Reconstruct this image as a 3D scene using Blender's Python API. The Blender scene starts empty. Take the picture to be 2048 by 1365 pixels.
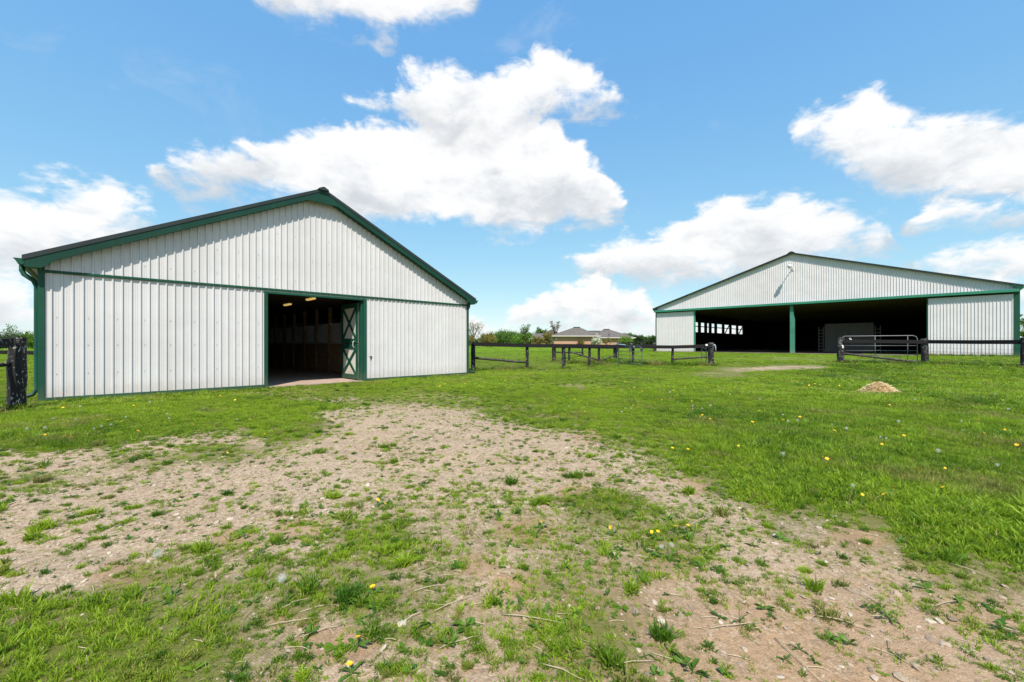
import bpy, bmesh, math, random
import numpy as np
from mathutils import Vector, Matrix

random.seed(7)
RNG = np.random.default_rng(11)
SC = bpy.context.scene
COL = SC.collection
R = math.radians

# ------------------------------------------------------------------ camera
EYE = 1.35                     # eye height above the gravel it stands on
FPX, CX, HY = 838.0, 1024.0, 688.0   # focal length in photo pixels, centre column, horizon row
cam_d = bpy.data.cameras.new('camera')
cam = bpy.data.objects.new('camera', cam_d)
COL.objects.link(cam)
cam.location = (0, 0, EYE)
cam.rotation_euler = (R(90), 0, 0)
cam_d.sensor_width = 36.0
cam_d.lens = 36.0 * FPX / 2048.0
cam_d.shift_y = (HY - 682.5) / 2048.0
cam_d.clip_start = 0.05
cam_d.clip_end = 6000
SC.camera = cam
SC.render.engine = 'CYCLES'
SC.view_settings.view_transform = 'Standard'
SC.view_settings.look = 'None'
SC.view_settings.exposure = 0.5
SC.view_settings.gamma = 1.0
SC.view_settings.use_curve_mapping = False
SC.cycles.max_bounces = 6
SC.cycles.transparent_max_bounces = 6
SC.cycles.use_denoising = True

# ------------------------------------------------------------------ sun and sky
SUN_EL = R(53)
SUN_AZ = R(2)                  # a touch to the right of straight behind the camera
sd = Vector((math.sin(SUN_AZ) * math.cos(SUN_EL), -math.cos(SUN_AZ) * math.cos(SUN_EL), math.sin(SUN_EL)))
sun_d = bpy.data.lights.new('sun', 'SUN')
sun_d.energy = 5.0
sun_d.angle = R(0.53)
sun_d.color = (1.0, 0.91, 0.77)
sun = bpy.data.objects.new('sun', sun_d)
COL.objects.link(sun)
sun.location = sd * 60
sun.rotation_euler = sd.to_track_quat('Z', 'Y').to_euler()

world = bpy.data.worlds.new('World')
SC.world = world
world.use_nodes = True
WN, WL = world.node_tree.nodes, world.node_tree.links
WN.clear()


def wn(t, **kw):
    n = WN.new(t)
    for k, v in kw.items():
        setattr(n, k, v)
    return n


def wmath(op, a, b=None, c=None, clamp=False):
    n = WN.new('ShaderNodeMath')
    n.operation = op
    n.use_clamp = clamp
    for i, s in enumerate((a, b, c)):
        if s is None:
            continue
        if isinstance(s, (int, float)):
            n.inputs[i].default_value = s
        else:
            WL.new(s, n.inputs[i])
    return n.outputs[0]


def wstep(v, lo, hi):
    n = WN.new('ShaderNodeMapRange')
    n.interpolation_type = 'SMOOTHSTEP'
    n.inputs['From Min'].default_value = lo
    n.inputs['From Max'].default_value = hi
    WL.new(v, n.inputs['Value'])
    return n.outputs['Result']


sky = wn('ShaderNodeTexSky', sky_type='NISHITA')
sky.sun_disc = False
sky.sun_elevation = SUN_EL
sky.sun_rotation = math.pi + SUN_AZ * -1
sky.altitude = 250
sky.air_density = 1.0
sky.dust_density = 0.25
sky.ozone_density = 1.6
# the camera's picture style: flatter, bluer sky than the raw model, channel by channel
sks = wn('ShaderNodeSeparateColor')
WL.new(sky.outputs[0], sks.inputs[0])
skc = wn('ShaderNodeCombineColor')
for ch, (gain, gam) in enumerate(((1.12, .72), (2.12, .48), (3.98, .19))):
    WL.new(wmath('MULTIPLY', wmath('POWER', sks.outputs[ch], gam), gain), skc.inputs[ch])

tc = wn('ShaderNodeTexCoord')
sep = wn('ShaderNodeSeparateXYZ')
WL.new(tc.outputs['Generated'], sep.inputs[0])
dx, dy, dz = sep.outputs
# cloud relief noises on the direction vector
stretch = wn('ShaderNodeVectorMath', operation='MULTIPLY')
WL.new(tc.outputs['Generated'], stretch.inputs[0])
stretch.inputs[1].default_value = (1.0, 1.0, 1.75)


def wnoise(scale, detail, rough, off=0.0, dist=0.0):
    n = WN.new('ShaderNodeTexNoise')
    n.inputs['Scale'].default_value = scale
    n.inputs['Detail'].default_value = detail
    n.inputs['Roughness'].default_value = rough
    n.inputs['Distortion'].default_value = dist
    v = WN.new('ShaderNodeVectorMath')
    v.operation = 'ADD'
    WL.new(stretch.outputs[0], v.inputs[0])
    v.inputs[1].default_value = (off, off * .7, off * 1.3)
    WL.new(v.outputs[0], n.inputs['Vector'])
    return n.outputs['Fac']


nA = wmath('SUBTRACT', wnoise(7.0, 8, .56, 0.0, .25), .5)
nB = wmath('SUBTRACT', wnoise(19.0, 6, .60, 3.1, .4), .5)
nS = wmath('SUBTRACT', wnoise(8.0, 6, .58, 7.7, .3), .5)
edge = wmath('ADD', wmath('ADD', wmath('MULTIPLY', nA, .15), wmath('MULTIPLY', nB, .085)), .006)
edge_az = wmath('MULTIPLY', wmath('SUBTRACT', wnoise(9.0, 5, .55, 12.3), .5), .09)
az = wmath('ADD', wmath('ARCTAN2', dx, dy), edge_az)
AZM = R(64)
azn = wmath('MULTIPLY', wmath('ADD', az, AZM), 1 / (2 * AZM), clamp=True)
el = wmath('ARCSINE', dz)
EL0, ELR = -.12, 1.0


def px_az(x):
    return math.atan((x - CX) / FPX)


def px_el(x, y):
    return math.atan((HY - y) / FPX * math.cos(px_az(x)))


# cloud banks of the photograph: (column, top row, bottom row); top below bottom = gap
CLOUDS = [
    # centre cloud, lower body
    [(-800, 250, 360), (-300, 300, 380), (-100, 420, 340), (260, 420, 330), (285, 340, 345), (330, 302, 368), (430, 288, 398), (500, 290, 400), (600, 266, 410),
     (700, 232, 430), (800, 226, 445), (900, 226, 455), (1000, 236, 462), (1060, 230, 462), (1110, 250, 458), (1160, 300, 452),
     (1205, 345, 446), (1238, 385, 432), (1260, 440, 380), (1500, 440, 360), (2200, 440, 360), (2600, 250, 380)],
    # left cloud, mid-right cloud, low right cloud
    [(-800, 420, 560), (-100, 375, 555), (0, 372, 545), (80, 384, 545), (130, 366, 535), (220, 354, 515), (275, 378, 475),
     (318, 425, 452), (345, 500, 430), (700, 560, 440), (1085, 560, 480), (1120, 512, 528), (1160, 502, 548), (1250, 478, 562), (1330, 446, 572),
     (1400, 412, 570), (1450, 380, 560), (1500, 392, 555), (1600, 384, 545), (1645, 412, 525), (1700, 402, 505), (1765, 416, 488),
     (1795, 446, 464), (1812, 530, 480), (1835, 515, 530), (1900, 488, 548), (2000, 478, 552), (2100, 472, 552), (2600, 440, 540)],
    # centre cloud upper lobe, right cloud
    [(-800, 150, 60), (660, 260, 170), (690, 208, 205), (745, 160, 224), (778, 180, 230), (795, 142, 262), (830, 128, 282), (900, 134, 292),
     (960, 146, 302), (1000, 114, 302), (1050, 106, 252), (1100, 99, 228), (1150, 112, 224), (1205, 154, 226), (1250, 186, 214),
     (1272, 260, 180), (1555, 330, 240), (1580, 235, 300), (1640, 208, 320), (1690, 190, 360), (1750, 180, 400), (1800, 215, 410),
     (1850, 230, 412), (1920, 222, 412), (1980, 245, 405), (2048, 235, 400), (2150, 236, 390), (2600, 150, 300)],
    # thin low banks along the horizon
    [(-800, 560, 640), (-60, 585, 650), (80, 600, 660), (200, 680, 600), (700, 680, 600), (900, 660, 650), (945, 632, 668), (1010, 640, 672), (1060, 660, 640), (1130, 690, 640), (1180, 664, 660), (1240, 642, 672),
     (1310, 646, 676), (1400, 640, 676), (1500, 650, 676), (1560, 700, 640), (1700, 600, 560), (1790, 585, 590), (1850, 556, 598), (1950, 560, 604), (2048, 566, 604), (2200, 560, 620), (2600, 560, 640)],
    # top cloud, small right cloud, low haze clouds
    [(-800, 540, 640), (0, 552, 655), (62, 560, 650), (110, 640, 560), (400, 80, -40), (470, 60, -40), (500, -60, 8), (560, -70, 40), (650, -80, 36), (750, -80, 50),
     (850, -80, 52), (905, -70, 46), (950, -50, 14), (975, 60, -40), (990, 660, 560), (1010, 622, 668), (1060, 602, 660), (1105, 578, 655),
     (1150, 573, 655), (1200, 555, 655), (1250, 575, 655), (1300, 606, 655), (1340, 640, 655), (1400, 660, 590), (1790, 470, 400), (1822, 430, 450), (1880, 404, 460), (1950, 390, 456), (2048, 402, 442), (2200, 400, 470), (2600, 80, 200)],
]


def curve_node(pts):
    n = WN.new('ShaderNodeFloatCurve')
    WL.new(azn, n.inputs['Value'])
    c = n.mapping.curves[0]
    n.mapping.use_clip = True
    pts = sorted(pts)
    while len(c.points) < len(pts):
        c.points.new(.5, .5)
    for p, (a, b) in zip(c.points, pts):
        p.location = (a, min(1, max(0, b)))
        p.handle_type = 'VECTOR'
    n.mapping.update()
    return wmath('ADD', wmath('MULTIPLY', n.outputs[0], ELR), EL0)


bg_col = skc.outputs[0]
cloud_white = 5.5
for li, layer in enumerate(CLOUDS):
    tops, bots = [], []
    for (x, yt, yb) in layer:
        a = min(1, max(0, (px_az(x) + AZM) / (2 * AZM)))
        tops.append((a, (px_el(x, yt) - EL0) / ELR))
        bots.append((a, (px_el(x, yb) - EL0) / ELR))
    top = curve_node(tops)
    bot = curve_node(bots)
    over_t = wmath('ADD', wmath('SUBTRACT', top, el), wmath('MULTIPLY', edge, 1.0))
    over_b = wmath('ADD', wmath('SUBTRACT', el, bot), wmath('MULTIPLY', edge, 1.15))
    d = wmath('MULTIPLY', wstep(over_t, -.003, .030), wstep(over_b, -.012, .045))
    thick = wmath('MAXIMUM', wmath('SUBTRACT', top, bot), .02)
    vpos = wmath('DIVIDE', wmath('SUBTRACT', el, bot), thick)
    lit = wstep(wmath('ADD', vpos, wmath('ADD', wmath('MULTIPLY', nS, 2.6), wmath('MULTIPLY', nB, 1.1))), -.45, .80)
    cm = WN.new('ShaderNodeMixRGB')
    WL.new(lit, cm.inputs[0])
    cm.inputs[1].default_value = (cloud_white * .72, cloud_white * .755, cloud_white * .80, 1)
    cm.inputs[2].default_value = (cloud_white * 1.12, cloud_white * 1.12, cloud_white * 1.12, 1)
    om = WN.new('ShaderNodeMixRGB')
    WL.new(wmath('MULTIPLY', d, .97), om.inputs[0])
    WL.new(bg_col, om.inputs[1])
    WL.new(cm.outputs[0], om.inputs[2])
    bg_col = om.outputs[0]
wisp = wmath('MULTIPLY', wstep(wnoise(4.2, 9, .62, 21.0, .8), .58, .80), wstep(el, .0, .10))
wm = WN.new('ShaderNodeMixRGB')
WL.new(wmath('MULTIPLY', wisp, .22), wm.inputs[0])
WL.new(bg_col, wm.inputs[1])
wm.inputs[2].default_value = (cloud_white, cloud_white, cloud_white, 1)
bg_col = wm.outputs[0]
bg = wn('ShaderNodeBackground')
bg.inputs['Strength'].default_value = 0.12
WL.new(bg_col, bg.inputs['Color'])
wo = wn('ShaderNodeOutputWorld')
WL.new(bg.outputs[0], wo.inputs[0])

# ------------------------------------------------------------------ helpers


def fade(t):
    return t * t * (3 - 2 * t)


def hash2(ix, iy, seed):
    h = (ix * 374761393 + iy * 668265263 + seed * 974634777) & 0xFFFFFFFF
    h = ((h ^ (h >> 13)) * 1274126177) & 0xFFFFFFFF
    h = h ^ (h >> 16)
    return (h & 0xFFFFFF) / float(0xFFFFFF)


def vnoise(x, y, seed=0):
    x = np.asarray(x, float)
    y = np.asarray(y, float)
    ix, iy = np.floor(x).astype(np.int64), np.floor(y).astype(np.int64)
    fx, fy = fade(x - ix), fade(y - iy)
    a = hash2(ix, iy, seed)
    b = hash2(ix + 1, iy, seed)
    c = hash2(ix, iy + 1, seed)
    d = hash2(ix + 1, iy + 1, seed)
    return (a * (1 - fx) + b * fx) * (1 - fy) + (c * (1 - fx) + d * fx) * fy


def fbm(x, y, scale, octaves=4, seed=0, gain=.5):
    s, a, t = 0.0, 1.0, 0.0
    x, y = np.asarray(x, float) * scale, np.asarray(y, float) * scale
    for o in range(octaves):
        s = s + a * vnoise(x * (2 ** o) + 17.3 * o, y * (2 ** o) - 9.1 * o, seed + o)
        t += a
        a *= gain
    return s / t


# terrain: height below the eye as a function of distance
G_R = [0, 3, 6, 8.5, 12, 18, 22, 30, 45, 100, 220, 600, 4000]
G_Z = [-1.35, -1.35, -1.29, -1.23, -1.195, -1.15, -1.05, -.90, -.79, -.74, -.80, -2.0, -6.0]

BARN_O = Vector((-9.577, 8.502, EYE - 1.175))
BARN_A = math.atan2(.6975, .7166)
BARN_W, BARN_D = 10.97, 20.0
AR_O = Vector((14.44, 42.02, EYE - .775))
AR_A = math.atan2(-.7194, .6945)
AR_W, AR_D = 23.2, 38.0


def to_local(x, y, o, a):
    c, s = math.cos(a), math.sin(a)
    rx, ry = x - o.x, y - o.y
    return rx * c + ry * s, -rx * s + ry * c


def ground(x, y, fine=True):
    x = np.asarray(x, float)
    y = np.asarray(y, float)
    r = np.hypot(x, y)
    z = np.interp(r, G_R, G_Z) + EYE
    if fine:
        near = np.clip(1 - r / 60, 0, 1)
        z = z + (fbm(x, y, .35, 3, 5) - .5) * .10 * np.clip((r - 1) / 5, .3, 1) * near
        z = z + (fbm(x, y, 2.6, 4, 9) - .5) * .035 * near
    u, v = to_local(x, y, BARN_O, BARN_A)
    du = np.maximum(np.maximum(-u, u - BARN_W), np.maximum(-v, v - BARN_D))
    k = np.clip(1 - du / 1.2, 0, 1)
    z = z * (1 - k) + (BARN_O.z - .02 + 0 * z) * k
    z = np.where(du < -.12, BARN_O.z - .25, z)
    u, v = to_local(x, y, AR_O, AR_A)
    du = np.maximum(np.maximum(-u, u - AR_W), np.maximum(-v, v - AR_D))
    k = np.clip(1 - du / 3.0, 0, 1)
    z = z * (1 - k) + (AR_O.z - .02 + 0 * z) * k
    z = np.where(du < -.2, AR_O.z - .25, z)
    return z


def gz(x, y):
    return float(ground(x, y))


def at_px(x, y, y_ground=None):
    """ground point seen at photo column x, row y"""
    kx, ky = (x - CX) / FPX, (y - HY) / FPX
    Y = 1.2 / max(ky, 1e-4)
    lo, hi = .5, 400.0
    f = lambda Y: EYE - gz(kx * Y, Y) - ky * Y
    for _ in range(60):
        mid = (lo + hi) / 2
        if f(mid) > 0:
            lo = mid
        else:
            hi = mid
    return Vector((kx * lo, lo, gz(kx * lo, lo)))


def at_depth(x, y, Y):
    return Vector(((x - CX) / FPX * Y, Y, EYE + (HY - y) / FPX * Y))


class MB:
    def __init__(self):
        self.v, self.f = [], []

    def add(self, vs, fs):
        o = len(self.v)
        self.v += [tuple(p) for p in vs]
        self.f += [tuple(i + o for i in f) for f in fs]
        return self

    def box(self, x0, x1, y0, y1, z0, z1):
        vs = [(x0, y0, z0), (x1, y0, z0), (x1, y1, z0), (x0, y1, z0), (x0, y0, z1), (x1, y0, z1), (x1, y1, z1), (x0, y1, z1)]
        return self.add(vs, [(0, 3, 2, 1), (4, 5, 6, 7), (0, 1, 5, 4), (1, 2, 6, 5), (2, 3, 7, 6), (3, 0, 4, 7)])

    def beam(self, p, q, w, h, up=(0, 0, 1)):
        p, q = Vector(p), Vector(q)
        d = (q - p).normalized()
        up = Vector(up)
        if abs(d.dot(up)) > .98:
            up = Vector((0, 1, 0))
        s = d.cross(up).normalized()
        t = s.cross(d).normalized()
        vs = []
        for c in (p, q):
            for a, b in ((-1, -1), (1, -1), (1, 1), (-1, 1)):
                vs.append(c + s * (a * w / 2) + t * (b * h / 2))
        return self.add(vs, [(0, 1, 2, 3), (7, 6, 5, 4), (0, 4, 5, 1), (1, 5, 6, 2), (2, 6, 7, 3), (3, 7, 4, 0)])

    def tube(self, path, r, n=8, cap=True, rs=None):
        path = [Vector(p) for p in path]
        rings = []
        prev = None
        for i, p in enumerate(path):
            d = (path[min(i + 1, len(path) - 1)] - path[max(i - 1, 0)]).normalized()
            ref = Vector((0, 0, 1)) if abs(d.z) < .9 else Vector((1, 0, 0))
            if prev is not None:
                ref = prev
            s = d.cross(ref).normalized()
            t = s.cross(d).normalized()
            prev = t
            rr = rs[i] if rs else r
            rings.append([p + (s * math.cos(2 * math.pi * k / n) + t * math.sin(2 * math.pi * k / n)) * rr for k in range(n)])
        vs = [v for ring in rings for v in ring]
        fs = []
        for i in range(len(path) - 1):
            for k in range(n):
                a, b = i * n + k, i * n + (k + 1) % n
                fs.append((a, b, b + n, a + n))
        if cap:
            fs.append(tuple(range(n))[::-1])
            fs.append(tuple((len(path) - 1) * n + k for k in range(n)))
        return self.add(vs, fs)

    def prism(self, poly, y0, y1):
        """polygon in local x,z pushed from y0 to y1"""
        n = len(poly)
        vs = [(x, y0, z) for x, z in poly] + [(x, y1, z) for x, z in poly]
        fs = [tuple(range(n)), tuple(range(2 * n - 1, n - 1, -1))]
        for i in range(n):
            j = (i + 1) % n
            fs.append((i, i + n, j + n, j))
        return self.add(vs, fs)

    def mesh(self, name):
        me = bpy.data.meshes.new(name)
        me.from_pydata(self.v, [], self.f)
        me.update()
        return me

    def build(self, name, m, parent=None, smooth=False, bevel=0, loc=None, fix=True):
        me = self.mesh(name)
        if fix:
            b = bmesh.new()
            b.from_mesh(me)
            bmesh.ops.recalc_face_normals(b, faces=b.faces)
            b.to_mesh(me)
            b.free()
        return link(name, me, m, parent, smooth, bevel, loc)


def link(name, me, m, parent=None, smooth=False, bevel=0, loc=None):
    if m is not None and len(me.materials) == 0:
        me.materials.append(m)
    if smooth:
        me.polygons.foreach_set('use_smooth', [True] * len(me.polygons))
    o = bpy.data.objects.new(name, me)
    COL.objects.link(o)
    if parent is not None:
        o.parent = parent
    if loc is not None:
        o.location = loc
    if bevel:
        md = o.modifiers.new('bevel', 'BEVEL')
        md.width = bevel
        md.segments = 1
        md.limit_method = 'ANGLE'
    return o


def empty(name, loc, rz=0.0, label=None, cat=None, group=None):
    o = bpy.data.objects.new(name, None)
    o.empty_display_size = .2
    COL.objects.link(o)
    o.location = loc
    o.rotation_euler = (0, 0, rz)
    return tag(o, label, cat, group)


def tag(o, label=None, cat=None, group=None, kind=None):
    for k, v in (('label', label), ('category', cat), ('group', group), ('kind', kind)):
        if v:
            o[k] = v
    return o


def part_empty(name, parent):
    o = bpy.data.objects.new(name, None)
    COL.objects.link(o)
    o.parent = parent
    return o


# ------------------------------------------------------------------ materials
class Mat:
    def __init__(self, name):
        self.m = bpy.data.materials.new(name)
        self.m.use_nodes = True
        self.n, self.l = self.m.node_tree.nodes, self.m.node_tree.links
        self.b = self.n['Principled BSDF']
        self.out = self.n['Material Output']

    def node(self, t, **kw):
        n = self.n.new(t)
        for k, v in kw.items():
            setattr(n, k, v)
        return n

    def coord(self, which='Object', scale=(1, 1, 1)):
        c = self.node('ShaderNodeTexCoord')
        mp = self.node('ShaderNodeMapping')
        mp.inputs['Scale'].default_value = scale
        self.l.new(c.outputs[which], mp.inputs[0])
        return mp.outputs[0]

    def noise(self, vec, scale, detail=4, rough=.55, dist=0):
        n = self.node('ShaderNodeTexNoise')
        n.inputs['Scale'].default_value = scale
        n.inputs['Detail'].default_value = detail
        n.inputs['Roughness'].default_value = rough
        n.inputs['Distortion'].default_value = dist
        self.l.new(vec, n.inputs['Vector'])
        return n.outputs['Fac']

    def voronoi(self, vec, scale, feature='F1'):
        n = self.node('ShaderNodeTexVoronoi', feature=feature)
        n.inputs['Scale'].default_value = scale
        self.l.new(vec, n.inputs['Vector'])
        return n

    def ramp(self, fac, stops, interp='LINEAR'):
        n = self.node('ShaderNodeValToRGB')
        n.color_ramp.interpolation = interp
        e = n.color_ramp.elements
        while len(e) < len(stops):
            e.new(.5)
        for el_, (p, c) in zip(e, stops):
            el_.position = p
            el_.color = (*c, 1) if len(c) == 3 else c
        self.l.new(fac, n.inputs[0])
        return n.outputs[0]

    def step(self, v, lo, hi):
        n = self.node('ShaderNodeMapRange', interpolation_type='SMOOTHSTEP')
        n.inputs['From Min'].default_value = lo
        n.inputs['From Max'].default_value = hi
        self.l.new(v, n.inputs['Value'])
        return n.outputs['Result']

    def math(self, op, a, b=None):
        n = self.node('ShaderNodeMath', operation=op)
        for i, s in enumerate((a, b)):
            if s is None:
                continue
            if isinstance(s, (int, float)):
                n.inputs[i].default_value = s
            else:
                self.l.new(s, n.inputs[i])
        return n.outputs[0]

    def mix(self, fac, a, b, mode='MIX'):
        n = self.node('ShaderNodeMixRGB', blend_type=mode)
        for i, s in enumerate((fac, a, b)):
            if isinstance(s, (int, float)):
                n.inputs[i].default_value = s
            elif isinstance(s, tuple):
                n.inputs[i].default_value = (*s, 1)
            else:
                self.l.new(s, n.inputs[i])
        return n.outputs[0]

    def attr(self, name, typ='GEOMETRY'):
        n = self.node('ShaderNodeAttribute', attribute_name=name, attribute_type=typ)
        return n

    def base(self, c):
        if isinstance(c, tuple):
            self.b.inputs['Base Color'].default_value = (*c, 1)
        else:
            self.l.new(c, self.b.inputs['Base Color'])
        return self

    def rough(self, v):
        self.b.inputs['Roughness'].default_value = v
        return self

    def bump(self, h, strength=.3, dist=.01):
        n = self.node('ShaderNodeBump')
        n.inputs['Strength'].default_value = strength
        n.inputs['Distance'].default_value = dist
        self.l.new(h, n.inputs['Height'])
        self.l.new(n.outputs[0], self.b.inputs['Normal'])
        return self


M = {}


def painted(name, c, rough=.45, var=.12, spec=.4, dirt=.0):
    k = Mat(name)
    v = k.coord('Object')
    n1 = k.noise(v, 1.3, 5, .6)
    st = k.noise(k.coord('Object', (7, 7, .35)), 1.6, 4, .6)
    lo = tuple(x * (1 - var) for x in c)
    hi = tuple(min(1, x * (1 + var * .6)) for x in c)
    col = k.mix(k.step(n1, .3, .7), lo, hi)
    oi_ = k.node('ShaderNodeObjectInfo')
    col = k.mix(k.math('MULTIPLY', oi_.outputs['Random'], .09), col, tuple(x * .55 for x in c))
    if dirt:
        col = k.mix(k.math('MULTIPLY', k.step(st, .52, .78), dirt), col, (.33, .29, .23))
        sz_ = k.node('ShaderNodeSeparateXYZ')
        k.l.new(v, sz_.inputs[0])
        splash = k.step(k.math('ADD', sz_.outputs[2], k.math('MULTIPLY', k.noise(k.coord('Object', (3, 3, 1.2)), 3, 6, .7), -.75)), .05, -.30)
        col = k.mix(k.math('MULTIPLY', splash, dirt * 3.2), col, (.30, .25, .18))
    k.base(col).rough(rough)
    k.b.inputs['Specular IOR Level'].default_value = spec
    fine = k.noise(v, 260, 2, .5)
    k.bump(fine, .04, .002)
    M[name] = k.m
    return k


painted('siding_white', (.575, .572, .605), .45, .05, .3, .08)
painted('siding_white_arena', (.635, .61, .655), .45, .05, .3, .10)
painted('trim_green', (.007, .066, .042), .5, .16, .28, .03)
painted('fascia_green', (.005, .044, .030), .5, .2, .25, .03)
painted('beam_green', (.026, .19, .125), .42, .12, .5, .04)
painted('post_green', (.05, .21, .155), .5, .22, .4, .10)
painted('roof_dark', (.016, .026, .026), .42, .2, .5)
painted('door_panel', (.60, .59, .55), .5, .06, .4, .12)
painted('dark_inside', (.035, .03, .026), .9, .2, .1)  # indoor darkness put into the colour, here and on the ceiling
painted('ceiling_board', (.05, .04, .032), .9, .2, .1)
painted('galvanised', (.55, .57, .59), .38, .12, .6)
painted('screw_grey', (.22, .22, .22), .5, .12, .4)
painted('gate_grey', (.14, .152, .16), .42, .15, .6)
painted('gate_blue', (.05, .085, .095), .45, .2, .5)
painted('pale_blue', (.42, .56, .62), .45, .1, .5)
painted('wire', (.10, .10, .10), .5, .1, .5)
painted('soffit_bounce', (.60, .58, .42), .6, .05, .3)  # yellow cast of light bounced off the grass, put into the colour
painted('white_plastic', (.75, .75, .74), .5, .05, .4)
painted('board_shaded', (.19, .185, .18), .7, .1, .2)  # whitish board and stands; their shade inside the arena is put into the colour
painted('stall_bar', (.55, .57, .62), .4, .1, .6)
painted('eave_white', (.74, .72, .68), .5, .04, .3)


def wood(name, a, b, rough=.85, scale=(3, 3, .4)):
    k = Mat(name)
    v = k.coord('Object', scale)
    n = k.noise(v, 6, 6, .65, .6)
    k.base(k.mix(k.step(n, .3, .72), a, b)).rough(rough)
    k.b.inputs['Specular IOR Level'].default_value = .2
    k.bump(n, .4, .01)
    M[name] = k.m


wood('stall_wood', (.20, .12, .07), (.38, .25, .15))
wood('bark', (.07, .055, .042), (.16, .13, .10))
wood('truss_wood', (.10, .07, .045), (.18, .13, .085))

# black fence paint, flaking to pale wood
k = Mat('fence_black')
v = k.coord('Object', (1, 1, .45))
fl = k.noise(v, 34, 5, .62, .4)
big = k.noise(v, 5, 3, .5)
chip = k.step(k.math('ADD', fl, k.math('MULTIPLY', k.math('SUBTRACT', big, .5), .35)), .605, .63)
col = k.mix(chip, k.mix(big, (.010, .010, .013), (.022, .021, .022)), (.40, .40, .39))
k.base(col).rough(.75)
k.b.inputs['Specular IOR Level'].default_value = .25
k.bump(fl, .5, .012)
M['fence_black'] = k.m
k = Mat('rail_black')
v = k.coord('Object')
fl = k.noise(v, 26, 5, .62, .4)
chip = k.step(fl, .70, .73)
k.base(k.mix(chip, (.012, .011, .013), (.20, .19, .18))).rough(.8)
k.b.inputs['Specular IOR Level'].default_value = .2
k.bump(fl, .4, .01)
M['rail_black'] = k.m
k = Mat('rail_weathered')
v = k.coord('Object')
fl = k.noise(v, 20, 6, .65, .5)
k.base(k.ramp(fl, [(.40, (.018, .016, .016)), (.54, (.04, .036, .034)), (.66, (.20, .18, .16))])).rough(.85)
k.bump(fl, .5, .012)
M['rail_weathered'] = k.m

# concrete floor of the barn, brownish pink
k = Mat('floor_concrete')
v = k.coord('Object')
n = k.noise(v, 3, 7, .6)
k.base(k.ramp(n, [(.3, (.30, .22, .18)), (.7, (.44, .33, .28))])).rough(.85)
k.bump(k.noise(v, 60, 4), .2, .005)
M['floor_concrete'] = k.m
k = Mat('arena_footing')
v = k.coord('Object')
n = k.noise(v, 2, 8, .65)
k.base(k.ramp(n, [(.3, (.10, .08, .06)), (.7, (.20, .16, .125))])).rough(.95)
k.bump(k.noise(v, 9, 6), .6, .05)
M['arena_footing'] = k.m

# brick and shingles of the house
k = Mat('brick')
v = k.coord('Object')
bt = k.node('ShaderNodeTexBrick')
bt.inputs['Scale'].default_value = 1
bt.inputs['Brick Width'].default_value = .24
bt.inputs['Row Height'].default_value = .08
bt.inputs['Mortar Size'].default_value = .008
bt.inputs['Color1'].default_value = (.34, .15, .095, 1)
bt.inputs['Color2'].default_value = (.42, .22, .15, 1)
bt.inputs['Mortar'].default_value = (.42, .38, .34, 1)
mp = k.node('ShaderNodeMapping')
mp.inputs['Rotation'].default_value = (R(90), 0, 0)
k.l.new(v, mp.inputs[0])
k.l.new(mp.outputs[0], bt.inputs['Vector'])
k.base(bt.outputs['Color']).rough(.85)
M['brick'] = k.m
k = Mat('shingle')
v = k.coord('Object')
n = k.noise(v, 1.2, 8, .75)
k.base(k.ramp(n, [(.3, (.07, .062, .06)), (.7, (.145, .13, .122))])).rough(.9)
M['shingle'] = k.m
k = Mat('window_glass')
k.base((.03, .035, .045)).rough(.08)
M['window_glass'] = k.m

k = Mat('lamp_yellow')
k.base((.9, .7, .3)).rough(.4)
k.b.inputs['Emission Color'].default_value = (1.0, .66, .20, 1)
k.b.inputs['Emission Strength'].default_value = .4
M['lamp_yellow'] = k.m


def leafmat(name, c1, c2, trans=.35, rough=.5, tint=False, use_rand=True):
    k = Mat(name)
    oi = k.node('ShaderNodeObjectInfo')
    r = oi.outputs['Random']
    if tint:
        t = k.attr('tint', 'INSTANCER').outputs['Fac']
        mixed = k.mix(t, c1, c2)
        dry = k.attr('dry', 'INSTANCER').outputs['Fac']
        mixed = k.mix(dry, mixed, (.30, .23, .10))
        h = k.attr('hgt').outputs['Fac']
        col = k.mix(h, k.mix(.45, mixed, (.05, .07, .012)), mixed)  # blade feet mixed darker: shadow at the tuft base put into the colour
    else:
        v = k.coord('Object')
        nz = k.noise(v, 3.2, 3, .6)
        a = k.attr('leafvar').outputs['Fac']
        f = k.math('ADD', k.math('MULTIPLY', nz, .5), k.math('MULTIPLY', a, .55))
        col = k.mix(k.step(f, .15, .85), c1, c2)
    k.base(col).rough(rough)
    k.b.inputs['Specular IOR Level'].default_value = .25
    tr = k.node('ShaderNodeBsdfTranslucent')
    br = k.mix(.6, col, col, 'ADD')
    k.l.new(br, tr.inputs['Color'])
    ms = k.node('ShaderNodeMixShader')
    ms.inputs[0].default_value = trans
    k.l.new(k.b.outputs[0], ms.inputs[1])
    k.l.new(tr.outputs[0], ms.inputs[2])
    k.l.new(ms.outputs[0], k.out.inputs['Surface'])
    M[name] = k.m


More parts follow.
